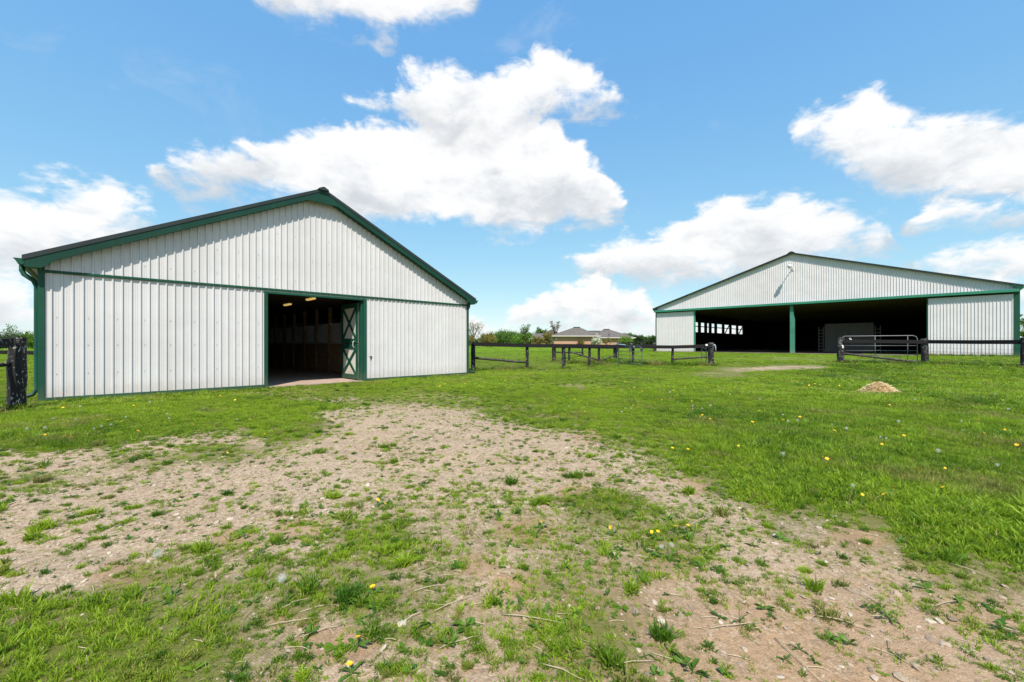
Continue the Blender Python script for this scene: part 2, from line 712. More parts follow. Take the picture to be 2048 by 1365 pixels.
leafmat('grass_blade', (.040, .122, .008), (.262, .385, .022), .33, .5, tint=True)
leafmat('weed_leaf', (.040, .105, .014), (.09, .175, .02), .25, .45)
leafmat('leaf_mid', (.045, .10, .018), (.10, .18, .03), .3)
leafmat('leaf_bright', (.075, .16, .018), (.15, .26, .03), .35)
leafmat('leaf_dark', (.020, .045, .014), (.05, .095, .022), .2)
leafmat('leaf_olive', (.13, .12, .03), (.24, .20, .05), .3)
leafmat('leaf_bronze', (.10, .07, .055), (.20, .15, .11), .2)
leafmat('leaf_blossom', (.30, .34, .20), (.62, .64, .54), .2)
k = Mat('petal_yellow')
k.base((.80, .52, .012)).rough(.6)
M['petal_yellow'] = k.m
k = Mat('seed_fluff')
k.base((.62, .62, .60)).rough(.9)
tb = k.node('ShaderNodeBsdfTranslucent')
tb.inputs['Color'].default_value = (.6, .6, .58, 1)
ms = k.node('ShaderNodeMixShader')
ms.inputs[0].default_value = .4
k.l.new(k.b.outputs[0], ms.inputs[1])
k.l.new(tb.outputs[0], ms.inputs[2])
k.l.new(ms.outputs[0], k.out.inputs['Surface'])
M['seed_fluff'] = k.m
k = Mat('stem_green')
k.base((.16, .19, .06)).rough(.6)
M['stem_green'] = k.m
k = Mat('straw')
oi = k.node('ShaderNodeObjectInfo')
k.base(k.mix(k.noise(k.coord('Object'), 14, 3), (.60, .45, .24), (.86, .70, .44))).rough(.8)
M['straw'] = k.m
k = Mat('dry_stalk')
k.base(k.mix(k.noise(k.coord('Object'), 9, 3), (.24, .19, .12), (.50, .43, .31))).rough(.8)
M['dry_stalk'] = k.m
k = Mat('stone')
t = k.attr('tint', 'INSTANCER').outputs['Fac']
oi = k.node('ShaderNodeObjectInfo')
nz = k.noise(k.coord('Object'), 9, 5, .6)
f = k.math('ADD', k.math('MULTIPLY', oi.outputs['Random'], .7), k.math('MULTIPLY', nz, .3))
k.base(k.ramp(f, [(.10, (.17, .135, .105)), (.35, (.28, .21, .15)), (.6, (.35, .28, .21)), (.9, (.45, .40, .34))])).rough(.85)
k.bump(nz, .4, .004)
M['stone'] = k.m

# soil, gravel and thatch under the grass
k = Mat('soil')
v = k.coord('Object')
cov = k.attr('cover').outputs['Fac']
red = k.attr('red').outputs['Fac']
n1 = k.noise(v, .9, 6, .6)
n2 = k.noise(v, 9, 8, .7)
n3 = k.noise(v, 95, 6, .75)
pv = k.voronoi(v, 105)
pv2 = k.voronoi(v, 46)
peb = k.mix(.5, pv.outputs['Color'], pv2.outputs['Color'])
sepc = k.node('ShaderNodeSeparateColor')
k.l.new(peb, sepc.inputs[0])
grit = k.ramp(k.math('ADD', k.math('MULTIPLY', sepc.outputs[0], .55), k.math('MULTIPLY', n3, .5)),
              [(.22, (.14, .10, .068)), (.45, (.285, .21, .143)), (.68, (.40, .308, .22)), (.9, (.54, .455, .365))])
soil = k.ramp(k.math('ADD', k.math('MULTIPLY', n2, .6), k.math('MULTIPLY', n3, .4)),
              [(.25, (.15, .092, .052)), (.5, (.285, .18, .104)), (.75, (.42, .29, .18))])
soil = k.mix(.45, soil, k.mix(.7, grit, k.mix(1.0, grit, (1.0, .86, .72), 'MULTIPLY')))
bare = k.mix(k.step(k.math('ADD', red, k.math('MULTIPLY', k.math('SUBTRACT', n2, .5), 1.1)), .25, .75), grit, soil)
streak = k.noise(k.coord('Object', (.55, 3.4, 1)), 1.1, 6, .62, .3)
bare = k.mix(k.math('MULTIPLY', k.step(streak, .47, .66), .45), bare, k.mix(.5, bare, (.15, .115, .075)))
bare = k.mix(k.step(n1, .35, .7), bare, k.mix(.2, bare, (.40, .34, .285)))
thatch = k.ramp(k.math('ADD', k.math('MULTIPLY', n3, .5), k.math('MULTIPLY', n2, .5)),
                [(.3, (.058, .066, .016)), (.55, (.105, .125, .022)), (.75, (.20, .185, .06))])
cv = k.step(k.math('ADD', cov, k.math('ADD', k.math('MULTIPLY', k.math('SUBTRACT', n2, .5), .6), k.math('MULTIPLY', k.math('SUBTRACT', n3, .5), 1.3))), .50, .90)
dust = k.math('MULTIPLY', k.step(k.math('ADD', cov, k.math('ADD', k.math('MULTIPLY', k.math('SUBTRACT', k.noise(v, 5, 5, .65), .5), .9), k.math('MULTIPLY', k.math('SUBTRACT', k.noise(v, 48, 4, .7), .5), 1.3))), .35, .7), .5)
col = k.mix(cv, k.mix(dust, bare, (.125, .105, .045)), thatch)
far = k.attr('far').outputs['Fac']
fieldn = k.noise(v, .16, 6, .62)
field = k.ramp(k.math('ADD', k.math('MULTIPLY', fieldn, .6), k.math('MULTIPLY', k.noise(v, 2.2, 6, .7), .4)), [(.32, (.075, .185, .008)), (.5, (.12, .25, .012)), (.68, (.185, .305, .02))])
col = k.mix(far, col, field)
k.base(col).rough(.95)
k.b.inputs['Specular IOR Level'].default_value = .15
hgt = k.math('ADD', k.math('MULTIPLY', n3, .6), k.math('ADD', k.math('MULTIPLY', pv.outputs['Distance'], -.5), k.math('MULTIPLY', n2, .8)))
k.bump(hgt, .6, .011)
M['soil'] = k.m

# ------------------------------------------------------------------ ground cover map, from the photograph's ground
CP = [
    # long lawn right
    (1300, 780, 1, .06), (1500, 800, 1, .07), (1700, 820, 1, .09), (1950, 820, 1, .11), (1500, 870, 1, .09), (1700, 900, 1, .11),
    (2000, 950, 1, .12), (1900, 1030, .97, .10), (2000, 1080, .88, .09), (1650, 960, .97, .10), (1450, 900, .98, .08), (1350, 870, .97, .06),
    (1200, 825, .98, .06), (1050, 790, .97, .055), (900, 772, .92, .05), (1800, 980, 1, .11), (2300, 950, 1, .12), (2300, 1150, .8, .1),
    (1550, 985, .72, .07), (1380, 925, .6, .05), (1290, 885, .6, .05), (1130, 842, .62, .04), (1010, 815, .6, .04), (900, 795, .5, .04),
    # gravel
    (700, 830, .2, .03), (800, 850, .04, .025), (950, 860, .05, .025), (1100, 885, .12, .03), (700, 900, .09, .025), (850, 930, .14, .03),
    (600, 930, .07, .03), (450, 960, .07, .03), (300, 970, .15, .03), (150, 1000, .12, .03), (50, 1010, .15, .03), (50, 1090, .05, .03),
    (200, 1080, .1, .03), (350, 1040, .10, .03), (550, 1000, .08, .03), (100, 1150, .12, .04), (1000, 940, .10, .03), (1150, 950, .18, .03),
    (1300, 975, .28, .03), (1240, 915, .22, .03), (760, 960, .15, .03), (-200, 1000, .1, .03), (-200, 1120, .2, .04), (1000, 890, .05, .03), (870, 830, .08, .03),
    # grass strips on the gravel
    (80, 955, .5, .04), (250, 918, .5, .05), (420, 900, .6, .05), (550, 872, .7, .05), (350, 885, .2, .03), (150, 920, .15, .03), (480, 880, .35, .03), (30, 930, .25, .03),
    # left lawn
    (50, 850, 1, .065), (200, 840, 1, .065), (400, 830, 1, .06), (300, 860, .95, .055), (550, 835, .95, .06), (620, 812, .75, .05), (660, 790, .6, .04),
    (500, 800, .97, .06), (100, 885, .92, .06), (-200, 870, 1, .06), (600, 800, .5, .03), (560, 788, .5, .03), (690, 800, .45, .03), (750, 785, .7, .04), (820, 790, .5, .03),
    # lower middle
    (600, 1080, .3, .04), (450, 1120, .42, .04), (330, 1170, .55, .05), (150, 1220, .72, .05), (50, 1250, .82, .06), (50, 1340, .82, .06), (-200, 1300, .85, .06),
    (250, 1300, .7, .05), (400, 1250, .6, .05), (500, 1180, .5, .04), (600, 1200, .55, .05), (600, 1340, .35, .04), (680, 1300, .15, .04), (640, 1270, .25, .04),
    (760, 1080, .62, .04), (720, 1130, .52, .035), (850, 1150, .45, .04), (900, 1060, .4, .04), (950, 1010, .35, .04), (1050, 1020, .4, .04),
    (1000, 1130, .32, .04), (1100, 1180, .52, .035), (1230, 1000, .66, .04), (1180, 1060, .5, .05), (1330, 1060, .55, .05), (1400, 1090, .5, .05),
    (1450, 1040, .38, .04), (1250, 1150, .4, .05), (1000, 1250, .45, .05), (1130, 1260, .62, .04), (1200, 1330, .5, .035), (850, 1300, .4, .05), (950, 1340, .3, .04),
    (830, 1250, .5, .05), (750, 1220, .5, .05),
    # right lower gravel
    (1350, 1200, .20, .03), (1450, 1250, .16, .03), (1550, 1150, .34, .03), (1600, 1250, .26, .03), (1700, 1100, .42, .05), (1750, 1160, .32, .04),
    (1850, 1180, .42, .05), (1800, 1300, .22, .03), (1950, 1150, .55, .06), (2000, 1250, .3, .04), (2000, 1340, .24, .03), (1600, 1340, .28, .05),
    (1400, 1340, .35, .06), (1900, 1095, .8, .07), (1600, 1060, .45, .05), (1500, 1100, .32, .04), (1680, 1030, .6, .06), (2300, 1300, .25, .04),
    # far yard and worn track to the arena
    (1100, 765, .9, .05), (1160, 768, .55, .03), (1000, 778, .8, .05), (1540, 737, .22, .02), (1485, 741, .45, .02), (1440, 750, .6, .02), (1600, 736, .4, .02), (1500, 730, .9, .04), (1620, 728, .9, .04), (1540, 746, .85, .04),
    (1350, 760, 1, .05), (1700, 760, 1, .10), (1560, 756, .95, .05), (1580, 716, .55, .03), (1500, 713, .7, .03), (1250, 750, 1, .05), (1650, 745, .95, .06), (1450, 726, .95, .05),
    (1350, 740, .95, .05), (1850, 745, 1, .14), (2000, 750, 1, .14), (1760, 735, 1, .12), (1900, 715, .9, .05), (1000, 735, 1, .03), (1000, 705, 1, .03), (1200, 705, 1, .04), (30, 740, 1, .04),
]
CPA = np.array(CP)
CQ = np.stack([CPA[:, 0] / 210.0, 4.2 * np.log(CPA[:, 1] - 676)], 1)
# reddish soil patches (column, row, radius)
RED = [(680, 1290, 110), (560, 1230, 60), (1150, 985, 50), (1060, 1060, 90), (1180, 870, 45), (1350, 1130, 90), (600, 1060, 70), (470, 1080, 60), (700, 1215, 50),
       (1600, 975, 60), (1400, 965, 60), (1720, 1070, 90), (640, 1190, 60), (250, 1150, 80), (1030, 1170, 70), (950, 1130, 60), (1850, 1120, 60), (1080, 1230, 60), (1950, 1230, 120), (1540, 1000, 60)]


def to_px(x, y, z):
    yy = np.maximum(y, .05)
    return CX + FPX * x / yy, HY + FPX * (EYE - z) / yy


def cover(x, y):
    """grass cover 0..1 and blade height at a ground point"""
    x = np.asarray(x, float)
    y = np.asarray(y, float)
    z = ground(x, y, False)
    u, v = to_px(x, y, z)
    u = np.clip(u, -500, 2600)
    v = np.clip(v, 696, 1500)
    qx, qy = u / 210.0, 4.2 * np.log(v - 676)
    num, hum, den = np.zeros_like(qx), np.zeros_like(qx), np.zeros_like(qx)
    for i in range(len(CQ)):
        d2 = (qx - CQ[i, 0]) ** 2 + (qy - CQ[i, 1]) ** 2 + .004
        w = 1.0 / (d2 * d2)
        num += w * CPA[i, 2]
        hum += w * CPA[i, 3]
        den += w
    c, h = num / den, hum / den
    c = np.where(c < .85, np.minimum(.85, c * 1.14 + .03), c)
    front = np.clip((y - .2) / .6, 0, 1)
    c = c * front + .6 * (1 - front)
    return c, h


def redness(x, y):
    z = ground(x, y, False)
    u, v = to_px(x, y, z)
    r = np.zeros_like(u)
    for (cx, cy, rad) in RED:
        d = np.hypot((u - cx) / rad, (v - cy) / (rad * .45))
        r = np.maximum(r, np.clip(1.3 - d, 0, 1))
    warm = np.clip((u - 650) / 500, 0, 1) * np.clip((v - 930) / 120, 0, 1) * .34 + np.clip((v - 1100) / 120, 0, 1) * .26
    return np.clip(np.maximum(r, warm), 0, 1)


def inside_buildings(x, y, pad=.06):
    u, v = to_local(x, y, BARN_O, BARN_A)
    a = (u > -pad) & (u < BARN_W + pad) & (v > -pad) & (v < BARN_D + pad)
    u, v = to_local(x, y, AR_O, AR_A)
    return a | ((u > -pad) & (u < AR_W + pad) & (v > -pad) & (v < AR_D + pad))


# ---- terrain sheet
NA, NR = 480, 430
rr = np.concatenate([[0.02], np.geomspace(.35, 3600, NR - 1)])
aa = np.linspace(0, 2 * np.pi, NA, endpoint=False)
RR, AA = np.meshgrid(rr, aa, indexing='ij')
tx, ty = (RR * np.sin(AA)).ravel(), (RR * np.cos(AA)).ravel()
tz = ground(tx, ty)
cvr, hgt_ = cover(tx, ty)
infr = np.clip((np.hypot(tx, ty) - 20) / 22, 0, 1)
redv = redness(tx, ty) * (ty > .3)
idx = np.arange(NR * NA).reshape(NR, NA)
q = np.stack([idx[:-1, :], np.roll(idx, -1, 1)[:-1, :], np.roll(idx, -1, 1)[1:, :], idx[1:, :]], -1).reshape(-1, 4)[:, ::-1]
me = bpy.data.meshes.new('terrain')
me.vertices.add(NR * NA)
me.vertices.foreach_set('co', np.stack([tx, ty, tz], 1).ravel())
me.loops.add(q.size)
me.loops.foreach_set('vertex_index', q.ravel())
me.polygons.add(len(q))
me.polygons.foreach_set('loop_start', np.arange(0, q.size, 4))
me.polygons.foreach_set('loop_total', np.full(len(q), 4))
me.update(calc_edges=True)
patch = np.clip((cvr + (fbm(tx, ty, 1.4, 4, 21) - .5) * .5), 0, 1)
field_mix = np.clip(infr * np.clip((cvr - .35) / .4, 0, 1), 0, 1)
for nm, arr in (('cover', patch), ('red', redv), ('far', field_mix)):
    a = me.attributes.new(nm, 'FLOAT', 'POINT')
    a.data.foreach_set('value', arr.astype(np.float32))
ter = link('ground', me, M['soil'], smooth=True)
tag(ter, 'gravel, bare soil and worn turf ground of the farmyard', 'ground', kind='structure')


def scatter(name, pts, cols, inst_col, label, cat, attrs):
    """one object whose points carry instances of the meshes in inst_col"""
    me = bpy.data.meshes.new(name)
    n = len(pts)
    me.vertices.add(n)
    me.vertices.foreach_set('co', pts.astype(np.float32).ravel())
    for k_, arr in attrs.items():
        if k_ == 'pick':
            a = me.attributes.new(k_, 'INT', 'POINT')
            a.data.foreach_set('value', arr.astype(np.int32))
        elif arr.ndim == 2:
            a = me.attributes.new(k_, 'FLOAT_VECTOR', 'POINT')
            a.data.foreach_set('vector', arr.astype(np.float32).ravel())
        else:
            a = me.attributes.new(k_, 'FLOAT', 'POINT')
            a.data.foreach_set('value', arr.astype(np.float32))
    o = bpy.data.objects.new(name, me)
    COL.objects.link(o)
    ng = bpy.data.node_groups.new(name, 'GeometryNodeTree')
    ng.interface.new_socket('Geometry', in_out='INPUT', socket_type='NodeSocketGeometry')
    ng.interface.new_socket('Geometry', in_out='OUTPUT', socket_type='NodeSocketGeometry')
    N, L = ng.nodes, ng.links
    gi, go = N.new('NodeGroupInput'), N.new('NodeGroupOutput')
    ip = N.new('GeometryNodeInstanceOnPoints')
    ci = N.new('GeometryNodeCollectionInfo')
    ci.inputs['Collection'].default_value = inst_col
    ci.inputs['Separate Children'].default_value = True
    ci.inputs['Reset Children'].default_value = True
    ip.inputs['Pick Instance'].default_value = True

    def na(nm, t):
        x = N.new('GeometryNodeInputNamedAttribute')
        x.data_type = t
        x.inputs['Name'].default_value = nm
        return x.outputs['Attribute']
    L.new(gi.outputs[0], ip.inputs['Points'])
    L.new(ci.outputs[0], ip.inputs['Instance'])
    L.new(na('pick', 'INT'), ip.inputs['Instance Index'])
    L.new(na('rot', 'FLOAT_VECTOR'), ip.inputs['Rotation'])
    L.new(na('scl', 'FLOAT_VECTOR'), ip.inputs['Scale'])
    L.new(ip.outputs[0], go.inputs[0])
    md = o.modifiers.new('scatter', 'NODES')
    md.node_group = ng
    tag(o, label, cat, kind='stuff')
    return o


def hidden_collection(name, objs):
    c = bpy.data.collections.new(name)
    for o in objs:
        c.objects.link(o)
    return c


def blade_mesh(name, nblade, radius, wid, hmin=.55, lean=.45, seed=0, curl=.6):
    rg = random.Random(seed)
    vs, fs, hv = [], [], []
    for i in range(nblade):
        r_ = radius * math.sqrt(rg.random())
        a = rg.random() * 2 * math.pi
        px_, py_ = r_ * math.cos(a), r_ * math.sin(a)
        h = rg.uniform(hmin, 1.0)
        la = a + rg.uniform(-1.2, 1.2)
        ln = rg.uniform(.08, lean) * h
        fa = rg.random() * math.pi
        wx, wy = math.cos(fa) * wid / 2, math.sin(fa) * wid / 2
        o = len(vs)
        cu = rg.uniform(.2, curl)
        for t, ww in ((0, .8), (.45, 1.0), (.8, .62)):
            bx = px_ + math.cos(la) * ln * (t ** 1.7)
            by = py_ + math.sin(la) * ln * (t ** 1.7)
            bz = h * (t - .28 * cu * t * t)
            vs += [(bx - wx * ww, by - wy * ww, bz), (bx + wx * ww, by + wy * ww, bz)]
            hv += [t, t]
        vs.append((px_ + math.cos(la) * ln * 1.1, py_ + math.sin(la) * ln * 1.1, h * (1 - .34 * cu)))
        hv.append(1)
        fs += [(o, o + 1, o + 3, o + 2), (o + 2, o + 3, o + 5, o + 4), (o + 4, o + 5, o + 6)]
    me = bpy.data.meshes.new(name)
    me.from_pydata(vs, [], fs)
    a = me.attributes.new('hgt', 'FLOAT', 'POINT')
    a.data.foreach_set('value', hv)
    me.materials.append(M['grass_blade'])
    me.update()
    return bpy.data.objects.new(name, me)


# mesh sizes are unit height in z, metres in x,y; instance scale multiplies both
near_c = hidden_collection('tufts_near', [blade_mesh('tuft_a%d' % i, 15, .34, .085, .4, .85, i) for i in range(6)])
mid_c = hidden_collection('tufts_mid', [blade_mesh('tuft_b%d' % i, 62, 1.0, .056, .4, .8, 20 + i) for i in range(5)])
far_c = hidden_collection('tufts_far', [blade_mesh('tuft_c%d' % i, 110, 2.6, .12, .45, .8, 40 + i) for i in range(4)])


def grass_points(r0, r1, dens, half_az):
    area = .5 * (r1 * r1 - r0 * r0) * 2 * half_az
    n = int(area * dens)
    r = np.sqrt(RNG.random(n) * (r1 * r1 - r0 * r0) + r0 * r0)
    a = (RNG.random(n) * 2 - 1) * half_az
    x, y = r * np.sin(a), r * np.cos(a)
    return x, y, r


def grass(name, r0, r1, dens, coll, nvar, hmul, wide, label, patch_scale=11.0, soft=.16):
    x, y, r = grass_points(r0, r1, dens, R(64))
    keep = ~inside_buildings(x, y, .02)
    x, y = x[keep], y[keep]
    c, h = cover(x, y)
    nz = .70 * fbm(x, y, patch_scale, 3, 31, .6) + .30 * fbm(x, y, 1.6, 3, 37)
    nz = np.clip((nz - .5) * 2.3 + .5, 0, 1)
    p = np.clip((c - nz) / soft * .5 + .5, 0, 1)
    sprig = fbm(x, y, 14, 2, 33)
    p = np.maximum(p, np.clip((sprig - .56) * 5, 0, 1) * np.clip(.16 + c * .9, 0, .6))
    p = p * (.55 + .45 * np.clip((c - .55) / .35, 0, 1))
    p = np.where(c > .9, np.maximum(p, .9), p)
    keep = RNG.random(len(x)) < p
    x, y, c, h, nz = x[keep], y[keep], c[keep], h[keep], nz[keep]
    n = len(x)
    big = fbm(x, y, 1.1, 3, 51)
    hh = np.minimum(h, .032 + .053 * np.clip((c - .58) / .38, 0, 1)) * (.5 + .85 * big) * RNG.uniform(.65, 1.35, n) * hmul
    hh = np.where((c < .3) & (nz > c), np.minimum(hh, RNG.uniform(.012, .035, n)), hh)
    tuft = (RNG.random(n) < .03) & (c < .9) & (fbm(x, y, 2.3, 2, 88) > .5)
    hh = np.where(tuft, hh * 1.9, hh)
    s = np.stack([hh * wide, hh * wide, hh], 1) * RNG.uniform(.85, 1.2, (n, 1))
    if wide > 1.5:
        s[:, 0] = s[:, 1] = np.maximum(s[:, 0], .05)
    rot = np.stack([RNG.normal(0, .12, n), RNG.normal(0, .12, n), RNG.random(n) * 6.283], 1)
    tint = np.clip(-.22 + 1.1 * fbm(x, y, .55, 4, 61) + .5 * fbm(x, y, 3.1, 3, 63) + RNG.normal(0, .33, n) + np.clip((.072 - h) / .03, 0, 1) * .30, 0, 1)
    dry = np.where(RNG.random(n) < .07, RNG.random(n) * .9, 0) + np.clip(.45 - c, 0, .3) * .8 * (RNG.random(n) < .5)
    dry = dry + np.clip((fbm(x, y, 1.5, 4, 67) - .60) * 3, 0, .55) * (RNG.random(n) < .6)
    zz = ground(x, y) - .006
    return scatter(name, np.stack([x, y, zz], 1), None, coll, label, 'grass',
                   {'pick': RNG.integers(0, nvar, n), 'rot': rot, 'scl': s, 'tint': tint, 'dry': np.clip(dry, 0, 1)})


grass('near_grass', .9, 5.2, 1500, near_c, 6, .95, 1.0, 'short green grass tufts growing through the gravel')
grass('yard_grass', 5.2, 11, 480, mid_c, 5, .9, 1.0, 'green grass along the gravel and in front of the barn', 8.0)
grass('lawn_grass', 11, 21, 150, mid_c, 5, 1.0, 2.0, 'green lawn grass between the barn and the arena', 4.0)
grass('field_grass', 21, 48, 34, far_c, 4, .85, 1.6, 'mown paddock grass beyond the black fences', .8)
grass('far_field_grass', 48, 110, 3.2, far_c, 4, .9, 4.0, 'far paddock grass running to the hedgerow', .5)

# ---- tufts dotted over the gravel
def clump_points(r0, r1, dens):
    x, y, r = grass_points(r0, r1, dens, R(62))
    c, h = cover(x, y)
    keep = (c < .85) & (RNG.random(len(x)) < np.clip(.32 + c * 1.4, 0, 1) * np.clip((fbm(x, y, .7, 3, 44) - .28) * 3.0, .22, 1)) & ~inside_buildings(x, y)
    x, y = x[keep], y[keep]
    X, Y, Hh, T, Dr = [], [], [], [], []
    for cx_, cy_ in zip(x, y):
        m = int(RNG.integers(3, 14))
        sg = RNG.uniform(.006, .036)
        X.append(cx_ + RNG.normal(0, sg, m))
        Y.append(cy_ + RNG.normal(0, sg * .9, m))
        hh = RNG.uniform(.012, .034) * (2.2 if RNG.random() < .05 else 1)
        Hh.append(np.full(m, hh) * RNG.uniform(.7, 1.3, m))
        T.append(np.clip(np.full(m, RNG.normal(.50, .34)) + RNG.normal(0, .1, m), 0, 1))
        Dr.append(np.full(m, RNG.uniform(.2, .7) if RNG.random() < .16 else 0.0))
    return [np.concatenate(q) for q in (X, Y, Hh, T, Dr)]


x, y, hh, tt, dd = clump_points(1.1, 13.5, 165)
n = len(x)
scatter('gravel_tufts', np.stack([x, y, ground(x, y) - .003], 1), None, near_c, 'small grass tufts dotted over the bare gravel', 'grass',
        {'pick': RNG.integers(0, 6, n), 'rot': np.stack([RNG.normal(0, .2, n), RNG.normal(0, .2, n), RNG.random(n) * 6.283], 1),
         'scl': np.stack([hh * 1.25, hh * 1.25, hh], 1), 'tint': tt, 'dry': dd})

# ---- gravel
def stone_mesh(name, seed, flat=.6, sub=1):
    b = bmesh.new()
    bmesh.ops.create_icosphere(b, subdivisions=sub, radius=1)
    rg = random.Random(seed)
    for v_ in b.verts:
        v_.co *= rg.uniform(.72, 1.15)
        v_.co.z *= flat
        v_.co.x *= 1.2
    me = bpy.data.meshes.new(name)
    b.to_mesh(me)
    b.free()
    me.materials.append(M['stone'])
    return bpy.data.objects.new(name, me)


peb_c = hidden_collection('pebbles', [stone_mesh('pebble_%d' % i, i, random.uniform(.4, .75)) for i in range(6)])
x, y, r = grass_points(1.2, 9, 620, R(62))
c, h = cover(x, y)
cl = fbm(x, y, .9, 3, 71)
keep = (RNG.random(len(x)) < np.clip(1.15 - c * 1.3, .05, 1) * np.clip(cl * 2.2 - .45, .08, 1) * np.clip(1.25 - r / 10, .2, 1)) & ~inside_buildings(x, y)
x, y = x[keep], y[keep]
n = len(x)
sz = np.clip(RNG.lognormal(-5.1, .55, n), .002, .024)
sz = np.where(RNG.random(n) < .014, sz * 1.9, sz)
scatter('gravel', np.stack([x, y, ground(x, y) + sz * .12], 1), None, peb_c, 'loose pinkish grey gravel strewn over the worn yard', 'gravel',
        {'pick': RNG.integers(0, 6, n), 'rot': np.stack([RNG.normal(0, .3, n), RNG.normal(0, .3, n), RNG.random(n) * 6.283], 1),
         'scl': np.stack([sz * RNG.uniform(.8, 1.3, n), sz, sz * RNG.uniform(.6, 1, n)], 1)})
# dry bits of straw and stalk lying on the gravel
def bit_mesh(name, seed):
    rg = random.Random(seed)
    p = [(-.5, 0, .0), (-.1, rg.uniform(-.06, .06), .02), (.2, rg.uniform(-.08, .08), .03), (.5, rg.uniform(-.1, .1), .0)]
    me = MB().tube(p, .016, 4).mesh(name)
    me.materials.append(M['dry_stalk'])
    return bpy.data.objects.new(name, me)


bit_c = hidden_collection('straw_bits', [bit_mesh('bit_%d' % i, i) for i in range(4)])
x, y, r = grass_points(1.3, 6.5, 26, R(60))
c, h = cover(x, y)
keep = (c > .12) & (c < .9)
x, y = x[keep], y[keep]
n = len(x)
ln_ = RNG.uniform(.03, .13, n)
scatter('straw_litter', np.stack([x, y, ground(x, y) + .004], 1), None, bit_c, 'pale dry straw litter lying among the weeds', 'straw',
        {'pick': RNG.integers(0, 4, n), 'rot': np.stack([RNG.normal(0, .1, n), RNG.normal(0, .12, n), RNG.random(n) * 6.283], 1),
         'scl': np.stack([ln_, ln_, np.full(n, .12)], 1)})

# ------------------------------------------------------------------ ribbed steel sheets
RIB = .1524


def rib_profile(u0, u1, minor=True, h=.024):
    """(u, out) points of the sheet between u0 and u1, ribs on a 6 inch module"""
    pts = []
    i0, i1 = int(math.floor(u0 / RIB)) - 1, int(math.ceil(u1 / RIB)) + 1
    for i in range(i0, i1):
        b = i * RIB
        pts += [(b - .019, 0), (b - .012, h), (b + .012, h), (b + .017, 0)]
        if minor:
            for mc in (.058, .096):
                pts += [(b + mc - .007, 0), (b + mc, .003), (b + mc + .007, 0)]
    out = [p for p in pts if u0 < p[0] < u1]

    def at(u):
        for a, b_ in zip(pts, pts[1:]):
            if a[0] <= u <= b_[0]:
                t = (u - a[0]) / max(1e-9, b_[0] - a[0])
                return a[1] + (b_[1] - a[1]) * t
        return 0
    return [(u0, at(u0))] + out + [(u1, at(u1))]


def sheet(name, u0, u1, zb, zt, parent, m, y=0.0, minor=True, h=.024, extra=()):
    """one wall sheet facing -y, ribs towards -y, from zb(u) to zt(u)"""
    pr = rib_profile(u0, u1, minor, h)
    for e in extra:
        if u0 < e < u1 and all(abs(e - p[0]) > 1e-4 for p in pr):
            us = [p[0] for p in pr]
            pr.append((e, float(np.interp(e, us, [p[1] for p in pr]))))
            pr.sort()
    vs, fs = [], []
    for u, o in pr:
        vs += [(u, y - o, zb(u)), (u, y - o, zt(u))]
    for i in range(len(pr) - 1):
        fs.append((2 * i, 2 * i + 2, 2 * i + 3, 2 * i + 1))
    return MB().add(vs, fs).build(name, m, parent, fix=False)


def sheets(u0, u1, zb, zt, parent, m, y=0.0, minor=True, h=.024, extra=(), cov_=.9144, skip=None):
    u = u0
    k_ = 0
    while u < u1 - 1e-4:
        e = min(u1, (math.floor((u + 1e-6) / cov_) + 1) * cov_)
        if e - u > .004:
            sheet('siding_sheet', u, e, zb, zt, parent, m, y - (.0012 if k_ % 2 else 0), minor, h, extra)
        k_ += 1
        u = e


def wall_mesh(x0, x1, ribdir, z0, z1, y):
    pass


# ------------------------------------------------------------------ horse barn
barn = empty('horse_barn', BARN_O, BARN_A, 'white ribbed steel horse barn with green trim and open Dutch door', 'barn')
W, D = BARN_W, BARN_D
EV, OV, SL = .19, .245, .487            # eave overhang, gable overhang, roof slope
MIDU = W / 2
roof_z = lambda u: 2.90 + SL * (MIDU + EV - abs(u - MIDU))     # top of the roof
TRIM_Z = 2.655
DU0, DU1, DZ = 4.11, 6.80, 2.535        # door opening
wallp = part_empty('front_wall', barn)
const = lambda z: (lambda u: z)
sheets(0.0, DU0, const(.05), const(TRIM_Z - .02), wallp, M['siding_white'])
sheets(DU1, W, const(.05), const(TRIM_Z - .02), wallp, M['siding_white'])
sheets(DU0, DU1, const(DZ), const(TRIM_Z - .02), wallp, M['siding_white'])
sheets(0.0, W, const(TRIM_Z + .02), lambda u: roof_z(u) - .06, wallp, M['siding_white'], y=-.022, extra=(MIDU,))
# backing girts so the sheets are a wall with thickness
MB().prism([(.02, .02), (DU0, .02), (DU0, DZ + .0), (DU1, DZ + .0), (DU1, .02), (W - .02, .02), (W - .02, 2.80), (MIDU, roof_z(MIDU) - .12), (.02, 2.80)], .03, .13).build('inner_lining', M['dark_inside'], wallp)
# trims
MB().box(-.035, W + .035, -.048, -.003, TRIM_Z - .028, TRIM_Z + .028).build('belt_trim', M['trim_green'], barn, bevel=.006)
for a, b in ((-.035, DU0 - .09), (DU1 + .09, W + .035)):
    MB().box(a, b, -.034, .01, -.06, .075).build('base_trim', M['trim_green'], barn, bevel=.006)
MB().box(-.03, .066, -.036, .12, -.05, 2.76).build('corner_trim', M['trim_green'], barn, bevel=.008)
MB().box(W - .05, W + .045, -.036, .12, -.05, 2.76).build('corner_trim', M['trim_green'], barn, bevel=.008)
